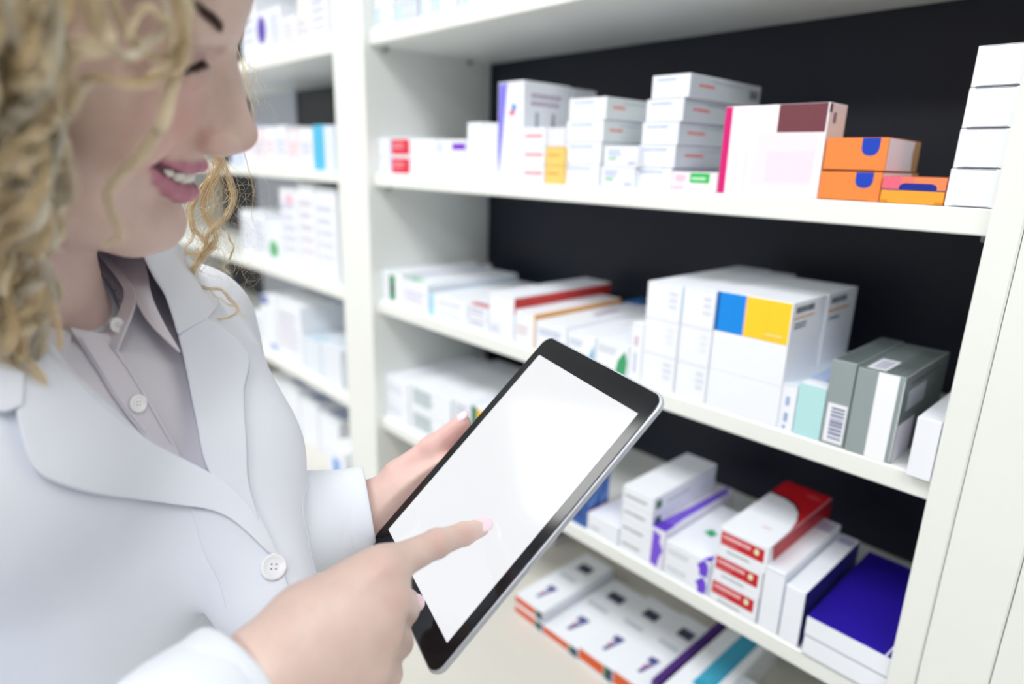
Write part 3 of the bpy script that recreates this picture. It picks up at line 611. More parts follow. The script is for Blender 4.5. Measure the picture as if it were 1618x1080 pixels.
# ---- neck and a lean torso hidden in the clothes
NB = pt(15, 545, .425)                     # base of the neck
body.cone(hd(0, -.03, -.065), NB, .054, .060, .03)
LS, RS = pt(300, 515, .585), pt(-330, 640, .40)   # left (far) and right (near) shoulder joints
LE, RE = pt(400, 852, .600), pt(-150, 1500, .33)
LW, RW = pt(572, 810, .574), pt(424, 1060, .353)  # wrists
PEL = Vector((NB.x - .02, NB.y - .02, .95))
CH = NB * .55 + PEL * .45
body.cone(NB, CH, .05, .07, .03); body.cone(CH, PEL, .07, .08, .02)
body.chain([NB, LS, LE], [.045, .035, .028], .02); body.chain([NB, RS, RE], [.045, .035, .028], .02)
body.chain([LE, LW], [.028, .0235], .01)
body.chain([RE, pt(290, 1172, .322), RW], [.026, .0245, .0235], .01)

# ---- right hand, pointing
tipd = .4681
hand_r = Sdf()
Sb = body
idx_m, idx_p, idx_d, idx_t = pt(603, 899, .388), pt(690, 858, .425), pt(733, 843, .447), pt(760, 833, .4590)
Sb.chain([idx_m, idx_p, idx_d, idx_t], [.0120, .0092, .0080, .0066], .002, .008)
Sb.ell(idx_p, (CR, CU, CF), (.0098, .0098, .0098), .003); Sb.ell(idx_d, (CR, CU, CF), (.0083, .0083, .0083), .002)
m_m, r_m, p_m = pt(617, 947, .386), pt(606, 1003, .382), pt(585, 1056, .376)
for m, r in ((idx_m, .0118), (m_m, .0118), (r_m, .0112), (p_m, .0105)):
    Sb.cone(RW, m, .0200, r, .014)
Sb.cone(pt(440, 1075, .352), p_m, .018, .0105, .012)
Sb.ell(pt(520, 985, .372), (CR, CU, CF), (.034, .024, .016), .015); Sb.cone(pt(455, 1000, .360), pt(560, 918, .382), .0135, .0125, .012)       # fills the back of the hand
curl = [(m_m, pt(637, 962, .414), pt(612, 975, .436), pt(585, 965, .428), .0105),
        (r_m, pt(628, 1015, .409), pt(602, 1024, .430), pt(577, 1012, .422), .0100),
        (p_m, pt(613, 1065, .402), pt(590, 1070, .420), pt(566, 1058, .413), .0090)]
for m, p, d_, t, r in curl: Sb.chain([m, p, d_, t], [r * 1.08, r, r * .9, r * .8], .0022, .006)
# thumb behind the folded fingers, its tip showing beyond them
th = [pt(480, 975, .375), pt(560, 945, .405), pt(618, 945, .428), pt(645, 950, .440)]
Sb.chain(th, [.0165, .0125, .0105, .0085], .004, .012)
# tendons and knuckle relief
for m, r in ((idx_m, .0026), (m_m, .0026), (r_m, .0022)):
    Sb.cone(m + (CAM - m).normalized() * .0105, RW * .35 + m * .65 + (CAM - m).normalized() * .013, r, r * .7, .006)

# ---- left hand behind the tablet
TI = -.0072
Lp = tl(-.058, -.035, -.030)               # palm centre behind the back plate
thl = [pt(600, 808, .580), pt(634, 754, .578), pt(684, 708, .579), pt(731, 668, .580)]
Sb.chain(thl, [.021, .0165, .0112, .0082], .006, .015)
Sb.ell(thl[2], (CR, CU, CF), (.0115, .0115, .0115), .004)
for j, (yy, ll) in enumerate(((.012, .062), (-.008, .068), (-.028, .064), (-.047, .052))):
    kn = tl(-.066, yy, -.028); a = tl(-.066 + ll * .45, yy + .004, -.0215); b_ = tl(-.066 + ll * .78, yy + .006, -.0170); c_ = tl(-.066 + ll * 1.05, yy + .006, -.0150)
    Sb.cone(LW, kn, .019, .0115, .012); Sb.chain([kn, a, b_, c_], [.0108, .0094, .0085, .0074], .0022, .006)
Sb.cone(pt(600, 800, .582), tl(-.07, -.02, -.032), .02, .014, .014)
lo = np.min([np.array(tuple(q)) for q in (PEL, LE, RE, RS, LS, hd(-.09, -.12, -.1), tl(.08, .04), tl(0, -.08), hd(.09, .13, .14))], 0) - .1
hi = np.max([np.array(tuple(q)) for q in (PEL, LE, RE, RS, LS, hd(-.09, -.12, -.1), tl(.08, .04), tl(0, -.08), hd(.09, .13, .14))], 0) + .1
def body_f(P):      # the tablet presses into the palm behind it
    d = body(P); q = P - np.array(tuple(TC)); x, y, z = (q @ np.array(tuple(a)) for a in (TX, TY, TZ))
    b_ = np.maximum.reduce([-.0836 - x, x + .035, -.1185 - y, y - .1185, -.0074 - z, z - .035])
    return np.maximum(d, -b_)
bv, bf = surface_nets(body_f, lo, hi, .0019)
# skin colour as it is on the body: paler lids, pink lips, rosier cheeks, nose tip, knuckles
SKIN = bpy.data.materials.new('skin'); SKIN.use_nodes = True; nt = SKIN.node_tree; pb = nt.nodes['Principled BSDF']
at = nt.nodes.new('ShaderNodeAttribute'); at.attribute_name = 'tone'
ns = nt.nodes.new('ShaderNodeTexNoise'); ns.inputs['Scale'].default_value = 90; ns.inputs['Detail'].default_value = 5
mx = nt.nodes.new('ShaderNodeMix'); mx.data_type = 'RGBA'; mx.blend_type = 'MULTIPLY'; mx.inputs[0].default_value = .16
nt.links.new(at.outputs['Color'], mx.inputs[6]); nt.links.new(ns.outputs['Fac'], mx.inputs[7]); nt.links.new(mx.outputs[2], pb.inputs['Base Color'])
bpn = nt.nodes.new('ShaderNodeBump'); bpn.inputs['Strength'].default_value = .12; bpn.inputs['Distance'].default_value = .0006
ns2 = nt.nodes.new('ShaderNodeTexNoise'); ns2.inputs['Scale'].default_value = 700; nt.links.new(ns2.outputs['Fac'], bpn.inputs['Height']); nt.links.new(bpn.outputs['Normal'], pb.inputs['Normal'])
tcs = nt.nodes.new('ShaderNodeTexCoord'); nt.links.new(tcs.outputs['Object'], ns.inputs['Vector']); nt.links.new(tcs.outputs['Object'], ns2.inputs['Vector'])
pb.inputs['Roughness'].default_value = .48; pb.inputs['Subsurface Weight'].default_value = .25; pb.inputs['Subsurface Radius'].default_value = (.010, .004, .002); pb.inputs['Subsurface Scale'].default_value = .5
lin = lambda h: np.array(srgb(h)[:3])
base = lin('#e4c9bf'); rose = lin('#dca59d'); lipc = lin('#bc5f88'); browc = lin('#6b4a44')
col = np.tile(base, (len(bv), 1))
def blend(c, center, r, amt):
    w = np.clip(1 - np.linalg.norm(bv - np.array(tuple(center)), axis=1) / r, 0, 1) ** 1.2 * amt; w = np.clip(w, 0, 1)
    return col * (1 - w[:, None]) + c * w[:, None]
for s in (1, -1): col = blend(rose, hd(s * .042, .075, -.035), .045, .85); col = blend(lin('#a98684'), hd(s * .031, .086, -.002), .019, .75)
col = blend(rose, hd(0, .122, -.042), .02, .6); col = blend(rose, hd(0, .095, -.112), .02, .45)
for q in (idx_m, m_m, r_m, idx_p, idx_d): col = blend(rose, q + (CAM - q).normalized() * .011, .013, .5)
for q in thl: col = blend(lin('#d38f8c'), q, .04, .6)
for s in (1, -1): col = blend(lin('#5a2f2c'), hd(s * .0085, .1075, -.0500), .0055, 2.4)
col = np.clip(col, 0, 1)
dl = lips(bv); w = np.clip((.0009 - dl) / .0018, 0, 1)[:, None]; 
inhead = np.array([tuple(hd(0, .09, -.07))]); w[np.linalg.norm(bv - inhead, axis=1) > .05] = 0
col = col * (1 - w) + lipc * w
mg = Sdf(); GP = lips.gap; mg.chain(GP[:5], [.0028, .0030, .0026, .0018, .0008], .001); mg.chain(GP[5:], [.0028, .0030, .0026, .0018, .0008], .001)
w = np.clip((.0016 - mg(bv)) / .0014, 0, 1)[:, None]; w[np.linalg.norm(bv - inhead, axis=1) > .05] = 0
col = col * (1 - w) + lin('#4a2028') * w
pbody = np_mesh('body', bv, bf, SKIN, person); paint(pbody, col)
sm = pbody.modifiers.new('smooth', 'SMOOTH'); sm.factor = .5; sm.iterations = 2
print('body verts', len(bv))
NAIL = mat('pink_nail_polish', '#f3d6e0', .22, coat=.5)
TOOTH = mat('tooth_enamel', '#e9e4dc', .25)
MOUTHM = mat('mouth_inside', '#3a1418', .6)
# teeth
for s in (1, -1):
    for i in range(5):
        x = (.0042 + i * .0066); y = .0915 - 25 * x * x; z0 = -.0728 + 11 * x * x
        tm = Sdf()
        c = hd(s * x, y, z0 - .0015); Q = np.array
        b = MB()
        # one tooth: rounded shield
        vs, fs = [], []
        n = 10; m_ = 8
        for a in range(m_ + 1):
            for b2 in range(n):
                t = math.pi * a / m_; u = 2 * math.pi * b2 / n
                px_ = (.0036 - i * .0003) * math.copysign(abs(math.sin(t) * math.cos(u)) ** .6, math.sin(t) * math.cos(u)); py_ = .0028 * math.sin(t) * math.sin(u); pz_ = (.0040 - i * .0004) * math.copysign(abs(math.cos(t)) ** .6, math.cos(t))
                vs.append(c + HR * px_ + HFW * (py_ - s * px_ * x * 55) + HUP * pz_)
        for a in range(m_):
            for b2 in range(n): fs.append((a * n + b2, a * n + (b2 + 1) % n, (a + 1) * n + (b2 + 1) % n, (a + 1) * n + b2))
        o = np_mesh('tooth', [tuple(v) for v in vs], fs, TOOTH, person)
def ellmesh(name, c, ax, r, m, parent, nu=20, nv=12):
    vs, fs = [], []
    for a in range(nv + 1):
        for b2 in range(nu):
            t = math.pi * a / nv; u = 2 * math.pi * b2 / nu
            vs.append(tuple(c + ax[0] * (r[0] * math.sin(t) * math.cos(u)) + ax[1] * (r[1] * math.sin(t) * math.sin(u)) + ax[2] * (r[2] * math.cos(t))))
    for a in range(nv):
        for b2 in range(nu): fs.append((a * nu + b2, a * nu + (b2 + 1) % nu, (a + 1) * nu + (b2 + 1) % nu, (a + 1) * nu + b2))
    return np_mesh(name, vs, fs, m, parent)
# nails: thin curved shields laid on the finger tips
def nail(p, q, up, r, w, l, off=0.0):
    fwd = (q - p).normalized(); side = fwd.cross(up).normalized(); nn = side.cross(fwd).normalized()
    if nn.dot(up) < 0: nn = -nn
    ellmesh('fingernail', q + nn * (r * .62) + fwd * (.003 + off), (side, fwd, nn), (w, l, r * .42), NAIL, person)
nail(idx_d, idx_t, (CR * .25 + CU * .75 - CF * .7), .0066, .0064, .0086, -.0028)
nail(th[2], th[3], (CR * .85 - CF * .4), .0085, .0062, .0075)
nail(thl[2], thl[3], (-CR * .5 + CU * .5 - CF * .3), .0082, .0065, .0075)

# ------------------------------------------------------------------ draping things on the figure
from mathutils.bvhtree import BVHTree
TREES = {}
def tree(key, *meshes):
    V, Fs, o = [], [], 0
    for v, f in meshes: V += np.asarray(v).tolist(); Fs += (np.asarray(f) + o).tolist(); o += len(v)
    TREES[key] = BVHTree.FromPolygons(V, Fs)
def march(key, uv, off=0.0):
    """points where the view of (u, v) meets the surface, lifted towards the viewer by off"""
    out, miss = [], []; T = TREES[key]
    for i, (u, v) in enumerate(uv):
        d = (pt(u, v, 1.0) - CAM).normalized(); loc, nrm, idx, dist = T.ray_cast(CAM, d)
        if loc is None: miss.append(i); out.append(None)
        else: out.append(np.array(tuple(CAM + d * (dist - off))))
    hit = [i for i in range(len(uv)) if out[i] is not None]
    for i in miss:      # where the view passes by, keep the depth of the nearest hit
        j = min(hit, key=lambda j: (uv[j][0] - uv[i][0]) ** 2 + (uv[j][1] - uv[i][1]) ** 2) if hit else None
        dep = (Vector(out[j]) - CAM).dot(CF) if hit else .40; out[i] = np.array(tuple(pt(uv[i][0], uv[i][1], dep)))
    return np.array(out)
tree('body', (bv, bf))
def curve(pts, n):
    """smooth polyline through the points, n samples"""
    P = np.array(pts, float); d = np.r_[0, np.cumsum(np.linalg.norm(np.diff(P, axis=0), axis=1))]; d /= d[-1]
    Q = np.vstack([2 * P[0] - P[1], P, 2 * P[-1] - P[-2]]); out = []
    for t in np.linspace(0, 1, n):
        i = min(np.searchsorted(d, t, side='right') - 1, len(P) - 2); i = max(i, 0); w = (t - d[i]) / (d[i + 1] - d[i] + 1e-12)
        a, b, c, e = Q[i], Q[i + 1], Q[i + 2], Q[i + 3]
        out.append(.5 * ((2 * b) + (c - a) * w + (2 * a - 5 * b + 4 * c - e) * w * w + (3 * b - a - 3 * c + e) * w ** 3))
    return np.array(out)
def sheet(name, G, m, parent, th=.0015, sub=1, wrap=False):
    """thick cloth from a grid of points G[i][j]"""
    nu, nv = G.shape[:2]; V = G.reshape(-1, 3); f = []
    for i in range(nu - 1):
        for j in range(nv - 1): f.append((i * nv + j, (i + 1) * nv + j, (i + 1) * nv + j + 1, i * nv + j + 1))
        if wrap: f.append((i * nv + nv - 1, (i + 1) * nv + nv - 1, (i + 1) * nv, i * nv))
    o = np_mesh(name, V, f, m, parent); md = o.modifiers.new('cloth', 'SOLIDIFY'); md.thickness = th; md.offset = 0
    if sub: sd = o.modifiers.new('sub', 'SUBSURF'); sd.levels = sub; sd.render_levels = sub
    return o
def strip(name, f, A, B, m, off=lambda s, t: .003, nu=40, nv=10, th=.0016, parent=None, smooth=3):
    A, B = curve(A, nu), curve(B, nu); uv = np.array([[A[i] * (1 - j / (nv - 1)) + B[i] * (j / (nv - 1)) for j in range(nv)] for i in range(nu)])
    o = np.array([[off(i / (nu - 1), j / (nv - 1)) for j in range(nv)] for i in range(nu)])
    P = march(f, uv.reshape(-1, 2), 0.0); D = P - np.array(tuple(CAM)); L = np.linalg.norm(D, axis=1)
    for _ in range(smooth):        # even out the depth
        g = L.reshape(nu, nv); h = g.copy(); h[1:-1] = (g[:-2] + g[1:-1] * 2 + g[2:]) / 4; g = h.copy(); h[:, 1:-1] = (g[:, :-2] + g[:, 1:-1] * 2 + g[:, 2:]) / 4; L2 = h.reshape(-1)
        P = np.array(tuple(CAM)) + D / L[:, None] * L2[:, None]; D = P - np.array(tuple(CAM)); L = L2
    P = np.array(tuple(CAM)) + D / L[:, None] * (L - o.reshape(-1))[:, None]
    return sheet(name, P.reshape(nu, nv, 3), m, parent or person, th)
def to_local(P): d = P - np.array(tuple(HP)); return np.stack([d @ np.array(tuple(a)) for a in HA], -1)
def from_local(L): return np.array(tuple(HP)) + sum(L[..., i:i + 1] * np.array(tuple(HA[i])) for i in range(3))
def tubes(name, lines, radii, m, parent, cols=None, sides=3):
    """many thin hairs in one mesh: lines (N, K, 3), radii (N, K)"""
    L = np.asarray(lines, float); N, K, _ = L.shape; T = np.gradient(L, axis=1); T /= np.linalg.norm(T, axis=2, keepdims=True) + 1e-12
    ref = np.array([.3, .5, .81]); S = np.cross(T, ref); S /= np.linalg.norm(S, axis=2, keepdims=True) + 1e-12; U = np.cross(T, S)
    R = np.asarray(radii, float)[..., None]; ring = [L + R * (S * math.cos(2 * math.pi * k / sides) + U * math.sin(2 * math.pi * k / sides)) for k in range(sides)]
    V = np.stack(ring, 2).reshape(-1, 3); n = np.arange(N)[:, None, None] * K * sides; k = np.arange(K - 1)[None, :, None] * sides; q = np.arange(sides)[None, None, :]; q2 = (q + 1) % sides
    Fc = np.stack([n + k + q, n + k + q2, n + k + sides + q2, n + k + sides + q], -1).reshape(-1, 4)
    o = np_mesh(name, V, Fc, m, parent)
    if cols is not None: paint(o, np.repeat(cols, K * sides, axis=0))
    return o
# brows and lashes as real hairs on both sides of the nose
BROW = mat('brow_hair', '#5a3f38', .6); LASH = mat('lash_hair', '#221a1c', .6)
def hairs_on(path, width, n, length, slant, r, m, name, lift=.0005, jit=.3):
    c = curve(path, 60); P = march('body', c, .0002); 
    loc = to_local(P)
    for s in (1, -1):
        rg = np.random.default_rng(5); ls, rs = [], []
        for i in range(n):
            t = rg.random() * 58; k = int(t); p = loc[k] * (1 - t + k) + loc[k + 1] * (t - k); d = loc[min(k + 3, 59)] - loc[max(k - 3, 0)]; d /= np.linalg.norm(d)
            outw = p * np.array([.6, 1, .1]); outw /= np.linalg.norm(outw); sd = np.cross(d, outw); w = (rg.random() - .5) * width * (.45 + .55 * min(1, 3 * (k / 60) + .2))
            dirv = d * slant[0] + sd * slant[1] + outw * slant[2] + rg.normal(size=3) * jit * .4; dirv /= np.linalg.norm(dirv); a = p + sd * w + outw * lift * .3
            q = [a, a + dirv * length * .5 + outw * lift, a + dirv * length + outw * lift * slant[2] * 2]
            q = np.array(q); q[:, 0] *= s; ls.append(from_local(q)); rs.append([r, r * .9, r * .3])
        tubes(name, ls, rs, m, person)
hairs_on([(272, -32), (296, -4), (318, 14), (337, 30), (354, 50)], .0052, 900, .0052, (-1, .15, .05), .00010, BROW, 'eyebrow')
hairs_on([(276, 111), (288, 108), (300, 104), (311, 99), (320, 94)], .0010, 170, .0042, (.25, .6, .8), .00009, LASH, 'eyelashes')

# ------------------------------------------------------------------ clothes
def fabric(name, col, bump, weave=900, fold=0.0):
    m = mat(name, col, .75, spec=.25, noise=.01, nscale=60); nt = m.node_tree; b = nt.nodes['Principled BSDF']
    tc = nt.nodes.new('ShaderNodeTexCoord'); n1 = nt.nodes.new('ShaderNodeTexNoise'); n1.inputs['Scale'].default_value = weave
    n2 = nt.nodes.new('ShaderNodeTexNoise'); n2.inputs['Scale'].default_value = 10; n2.inputs['Detail'].default_value = 2
    bp1 = nt.nodes.new('ShaderNodeBump'); bp1.inputs['Strength'].default_value = bump; bp1.inputs['Distance'].default_value = .0006
    bp2 = nt.nodes.new('ShaderNodeBump'); bp2.inputs['Strength'].default_value = fold; bp2.inputs['Distance'].default_value = .02
    for n in (n1, n2): nt.links.new(tc.outputs['Object'], n.inputs['Vector'])
    nt.links.new(n1.outputs['Fac'], bp1.inputs['Height']); nt.links.new(n2.outputs['Fac'], bp2.inputs['Height']); nt.links.new(bp2.outputs['Normal'], bp1.inputs['Normal']); nt.links.new(bp1.outputs['Normal'], b.inputs['Normal'])
    b.inputs['Sheen Weight'].default_value = .15
    return m
COAT = fabric('white_coat_cotton', '#e4e9f3', .15, 1100, .22); SHIRT = fabric('pale_grey_shirt_cotton', '#d9d6df', .2, 800, .35)
Tf, Tl, Tu = Vector((.87, .49, 0)).normalized(), Vector((-.49, .87, 0)).normalized(), Vector((0, 0, 1)); TA = (Tf, Tl, Tu)
Cc = pt(235, 700, .425) - Tf * .112
def torso(S, g):
    S.ell(Cc, TA, (.112 + g, .150 + g, .20 + g), .02)
    S.ell(Cc - Tu * .22 - Tf * .005, TA, (.108 + g, .135 + g, .26 + g), .05)
    S.ell(Cc + Tf * .045 + Tl * .062 + Tu * .0, TA, (.070 + g, .068 + g, .075 + g), .04)
    S.ell(Cc + Tf * .045 - Tl * .062 + Tu * .0, TA, (.070 + g, .068 + g, .075 + g), .04)
    S.cone(pt(352, 590, .548), pt(384, 720, .512), .030 + g, .032 + g, .05); S.cone(pt(384, 720, .512), pt(425, 945, .482), .032 + g, .036 + g, .06)
    S.cone(NB + Tu * -.01, LS, .058 + g, .048 + g, .035); S.cone(NB + Tu * -.01, RS, .058 + g, .050 + g, .035)
shirt = Sdf(); torso(shirt, -.006); 
shirt.cone(hd(0, -.04, -.10), NB, .060, .066, .02)
coat = Sdf(); torso(coat, 0)
coat.chain([LS, LE], [.052, .046], .03); coat.chain([RS, RE], [.055, .050], .03)
CL0, CL1 = pt(584, 803, .570), pt(500, 822, .558)
coat.chain([LE, CL1, CL0], [.044, .0385, .0355], .02)
CR0, CR1 = pt(379, 1076, .350), pt(287, 1166, .322)
coat.chain([RE, CR1, CR0 + (CR0 - CR1) * .2], [.048, .0368, .0345], .02)

def neckline(P):
    a, b_, c_ = [np.array(tuple(pt(*q))) for q in ((150, 530, .402), (40, 514, .362), (166, 408, .468))]
    n = np.cross(b_ - a, c_ - a); n /= np.linalg.norm(n); n = n if n[2] > 0 else -n
    return (P - a) @ n
def coat_f(P):
    d = coat(P)
    for c0, c1 in ((CL0, CL1), (CR0, CR1)):      # sleeves end square a little inside the cuffs
        n = np.array(tuple((c0 - c1).normalized())); q = P - np.array(tuple(c0)); h = q @ n; rad = np.linalg.norm(q - h[:, None] * n, axis=1)
        near = (rad < .06) & (h > -.06) & (h < .08); d = np.where(near, np.maximum(d, h + .006), d)
    # V opening: everything in front of the shirt between the lapels
    q = P - np.array(tuple(CAM)); z = q @ np.array(tuple(CF)); u = 809 + F * (q @ np.array(tuple(CR))) / z; v = 540 - F * (q @ np.array(tuple(CU))) / z
    vin = np.full(len(P), 1e3)
    for (x0, y0), (x1, y1) in zip(VP, VP[1:] + VP[:1]):
        L = math.hypot(x1 - x0, y1 - y0); vin = np.minimum(vin, ((x1 - x0) * (v - y0) - (y1 - y0) * (u - x0)) / L * z / F)
    s = shirt(P); op = np.minimum(vin, np.maximum(s, neckline(P)) + .003)          # positive inside the opening and in front of the shirt
    return np.where(z > 0, np.maximum(d, op), d)
VP = [(40, 480), (60, 380), (150, 360), (240, 400), (280, 500), (305, 600), (334, 745), (240, 700), (110, 580)]
area2 = sum(x0 * y1 - x1 * y0 for (x0, y0), (x1, y1) in zip(VP, VP[1:] + VP[:1]))
if area2 < 0: VP = VP[::-1]
b0 = [LS, RS, LE, CR0, CL0, Cc + Vector((0, 0, .2)), Vector((Cc.x, Cc.y, .80)), RS - Vector((.1, .1, .1)), Vector((CR1.x, CR1.y, CR1.z)), pt(-150, 1450, .33)]
lo = np.min([np.array(tuple(q)) for q in b0], 0) - .12; hi = np.max([np.array(tuple(q)) for q in b0], 0) + .12
lo[2] = .82
cv, cf = surface_nets(coat_f, lo, hi, .0026, margin=.012)
wc = np_mesh('white_coat', cv, cf, COAT, person); sm = wc.modifiers.new('smooth', 'SMOOTH'); sm.factor = .5; sm.iterations = 3
print('coat verts', len(cv))
full = Sdf(); torso(full, 0); full.chain([LS, LE], [.052, .046], .03); full.chain([LE, CL1, CL0], [.044, .038, .0355], .02); full.cone(RS, RS * .8 + RE * .2, .055, .052, .03)
fv, ff = surface_nets(full, lo, hi, .0042, margin=.012); tree('full', (fv, ff))
lo2 = np.array(tuple(Cc)) - np.array([.2, .2, .16]); hi2 = np.array(tuple(NB)) + np.array([.18, .2, .09])
def shirt_f(P):
    d = shirt(P); h = neckline(P)
    neck = body(P) - .003
    return np.maximum(np.maximum(d, h), -neck)
sv, sf = surface_nets(shirt_f, lo2, hi2, .0026)
sh_v, sh_f = surface_nets(shirt, lo2, hi2, .0035); tree('shirt', (sh_v, sh_f))
so = np_mesh('shirt', sv, sf, SHIRT, person); sm = so.modifiers.new('smooth', 'SMOOTH'); sm.factor = .5; sm.iterations = 3
roll = lambda a, b: (lambda s, t: a + (b - a) * t ** .7)
near_lapel = strip('lapel', 'full', [(35, 535), (100, 578), (165, 640), (245, 700), (330, 745), (400, 800), (442, 880)], [(20, 610), (34, 690), (62, 748), (140, 778), (262, 795), (352, 812), (425, 872)], COAT, roll(.004, .0075), 60, 14, .0022)
far_lapel = strip('lapel', 'full', [(262, 470), (281, 530), (295, 590), (309, 660), (332, 748), (402, 815)], [(328, 503), (392, 556), (386, 620), (390, 700), (393, 762), (410, 822)], COAT, roll(.003, .006), 50, 12, .0022)
far_collar = strip('collar', 'full', [(205, 372), (222, 398), (242, 436), (262, 470), (281, 528)], [(262, 352), (285, 388), (318, 432), (345, 474), (326, 505)], COAT, roll(.009, .006), 36, 12, .0022)
near_collar = strip('collar', 'full', [(-110, 500), (-50, 535), (0, 562), (40, 590)], [(-110, 580), (-60, 620), (0, 650), (36, 640)], COAT, roll(.009, .009), 30, 12, .0022)
front = strip('front_edge', 'full', [(400, 806), (428, 850), (450, 905), (468, 965), (492, 1060), (505, 1130)], [(300, 800), (320, 870), (345, 920), (360, 980), (380, 1060), (390, 1130)], COAT, lambda s, t: .0035 * (1 - t) ** .5 - .001 * t, 40, 12, .002)
pocket = strip('front_seam', 'full', [(486, 762), (477, 795), (486, 850), (497, 908)], [(490, 762), (481, 795), (490, 850), (501, 908)], COAT, lambda s, t: .0006, 24, 4, .0010)
# shirt details
placket = strip('placket', 'shirt', [(108, 516), (150, 578), (182, 630), (232, 694), (290, 744)], [(172, 528), (212, 590), (246, 648), (282, 712), (312, 768)], SHIRT, lambda s, t: .0025, 50, 12, .0014)
for A_, B_ in (([(126, 533), (156, 579), (188, 631), (228, 683)], [(129, 533), (159, 579), (191, 631), (231, 683)]), ([(174, 545), (206, 590), (240, 648), (270, 700)], [(177, 545), (209, 590), (243, 648), (273, 700)])):
    strip('stitched_seam', 'shirt', A_, B_, SHIRT, lambda s, t: .0042, 50, 4, .0008)
def cgrid(name, rows, m, th=.0016, n=16):
    """cloth through rows of (u, v, depth) points"""
    R = [curve([tuple(pt(*p)) for p in r], n) for r in rows]; G = np.array([curve([r[i] for r in R], max(8, 4 * len(rows))) for i in range(n)])
    return sheet(name, G, m, person, th)
# far collar: stand rising round the neck, leaf folded over it and ending in a point
cgrid('collar_stand', [[(150, 398, .455), (185, 440, .435), (196, 468, .424), (178, 512, .408), (165, 540, .402)], [(163, 398, .462), (204, 442, .437), (216, 474, .421), (200, 520, .405), (185, 555, .399)]], SHIRT)
cgrid('collar_leaf', [[(156, 398, .468), (182, 424, .452), (197, 450, .434), (214, 476, .420), (236, 512, .412), (284, 557, .405)], [(188, 388, .472), (210, 422, .452), (222, 452, .434), (232, 482, .420), (254, 524, .411), (285, 556.5, .405)], [(218, 382, .470), (233, 428, .448), (241, 472, .430), (260, 512, .417), (274, 536, .410), (286, 556, .405)]], SHIRT)
# near collar leaf, half hidden by the hair
cgrid('collar_leaf', [[(0, 488, .350), (50, 508, .362), (90, 518, .374), (116, 522, .383)], [(10, 530, .347), (50, 540, .359), (82, 552, .369), (106, 556, .377)], [(24, 560, .346), (52, 572, .357), (78, 586, .365), (96, 592, .371)]], SHIRT)
def button(u, v, f, off, rad, name, m, parent, tilt=None):
    uv = [(u, v), (u + 6, v), (u, v + 6)]; P = march(f, uv, off); a, b_, c = [Vector(p) for p in P]; n = (b_ - a).cross(c - a).normalized()
    if n.dot(CAM - a) < 0: n = -n
    x = (b_ - a).normalized(); y = n.cross(x)
    prof = [(0, .0010), (.35, .0010), (.62, .0009), (.70, .0016), (.82, .0022), (.95, .0018), (1, .0008), (1, 0), (.9, -.0006), (0, -.0006)]
    N = 32; vs = []; fs = []
    for r_, h in prof:
        for k in range(N): vs.append(tuple(a + x * (math.cos(2 * math.pi * k / N) * r_ * rad) + y * (math.sin(2 * math.pi * k / N) * r_ * rad) + n * h * (rad / .009)))
    for i in range(len(prof) - 1):
        for k in range(N): fs.append((i * N + k, i * N + (k + 1) % N, (i + 1) * N + (k + 1) % N, (i + 1) * N + k))
    o = np_mesh(name, vs, fs, m, parent)
    HM = mat('button_hole', '#6f7585', .8)
    for sx, sy in ((1, 1), (1, -1), (-1, 1), (-1, -1)):
        ellmesh('thread_hole', a + x * sx * rad * .17 + y * sy * rad * .17 + n * .0011 * (rad / .009), (x, y, n), (rad * .07, rad * .07, .0003), HM, o, 8, 6)
    return o
WBTN = mat('white_button', '#eef0f6', .3); PBTN = mat('pearl_button', '#f4f4f6', .12, coat=.6)
def fix(o): 
    for c in o.children: c.matrix_parent_inverse = o.matrix_world.inverted()
button(432, 895, 'full', .0062, .0092, 'coat_button', WBTN, person)
button(218, 637, 'shirt', .0048, .0062, 'shirt_button', PBTN, person)
button(184, 513, 'shirt', .006, .0050, 'shirt_button', PBTN, person)
# cuffs: hemmed tubes over the sleeve ends
def cuff(c0, c1, r0, r1, ln, flat=1.0, tiltv=None):
    n = (c0 - c1).normalized(); x = n.cross(Tu).normalized(); y = n.cross(x); rows = []
    for t, dr in ((-ln, .0004), (-ln * .7, .0012), (-ln * .45, .0014), (-.019, .0014), (-.018, .0005), (-.017, .0014), (-.008, .0016), (-.001, .0014), (.0006, .0002), (-.001, -.0012), (-.012, -.0016), (-.03, -.0016)):
        r = r0 + (r1 - r0) * (-t / ln) + dr; rows.append([tuple(c0 + n * t + x * (math.cos(a) * r * (1 + .03 * math.sin(3 * a + 1))) + y * (math.sin(a) * r * (1 + .03 * math.sin(3 * a + 1)))) for a in np.linspace(0, 2 * math.pi, 49)[:-1]])
    return sheet('cuff', np.array(rows), COAT, person, .0012, 1, True)
cuff(CL0, CL1, .0350, .0385, .045)
cuff(CR0, CR1, .0348, .0365, .045)
# trousers and shoes, below the picture
TROU = mat('dark_trousers', '#2b2f3a', .8); SHOE = mat('white_shoes', '#dfe1e6', .5)
tr = Sdf(); hp = Vector((Cc.x, Cc.y, .86))
tr.ell(hp, TA, (.10, .14, .10), .03)
for s in (1, -1):
    hip = hp + Tl * .08 * s - Tu * .03; kn = hip + Tf * .02 - Tu * .38; an = Vector((kn.x - .01, kn.y, .08)); tr.chain([hip, kn, an], [.078, .055, .045], .03)
    sh = Sdf(); sh.chain([Vector((an.x, an.y, .045)) - Tf * .03, Vector((an.x, an.y, .035)) + Tf * .10, Vector((an.x, an.y, .028)) + Tf * .17], [.04, .034, .026], .02); sh.plane(Vector((0, 0, .001)), Vector((0, 0, -1)))
    a_ = np.array(tuple(an)); v_, f_ = surface_nets(sh, [a_[0] - .2, a_[1] - .2, -.01], [a_[0] + .3, a_[1] + .3, .12], .006); np_mesh('shoe', v_, f_, SHOE, person)
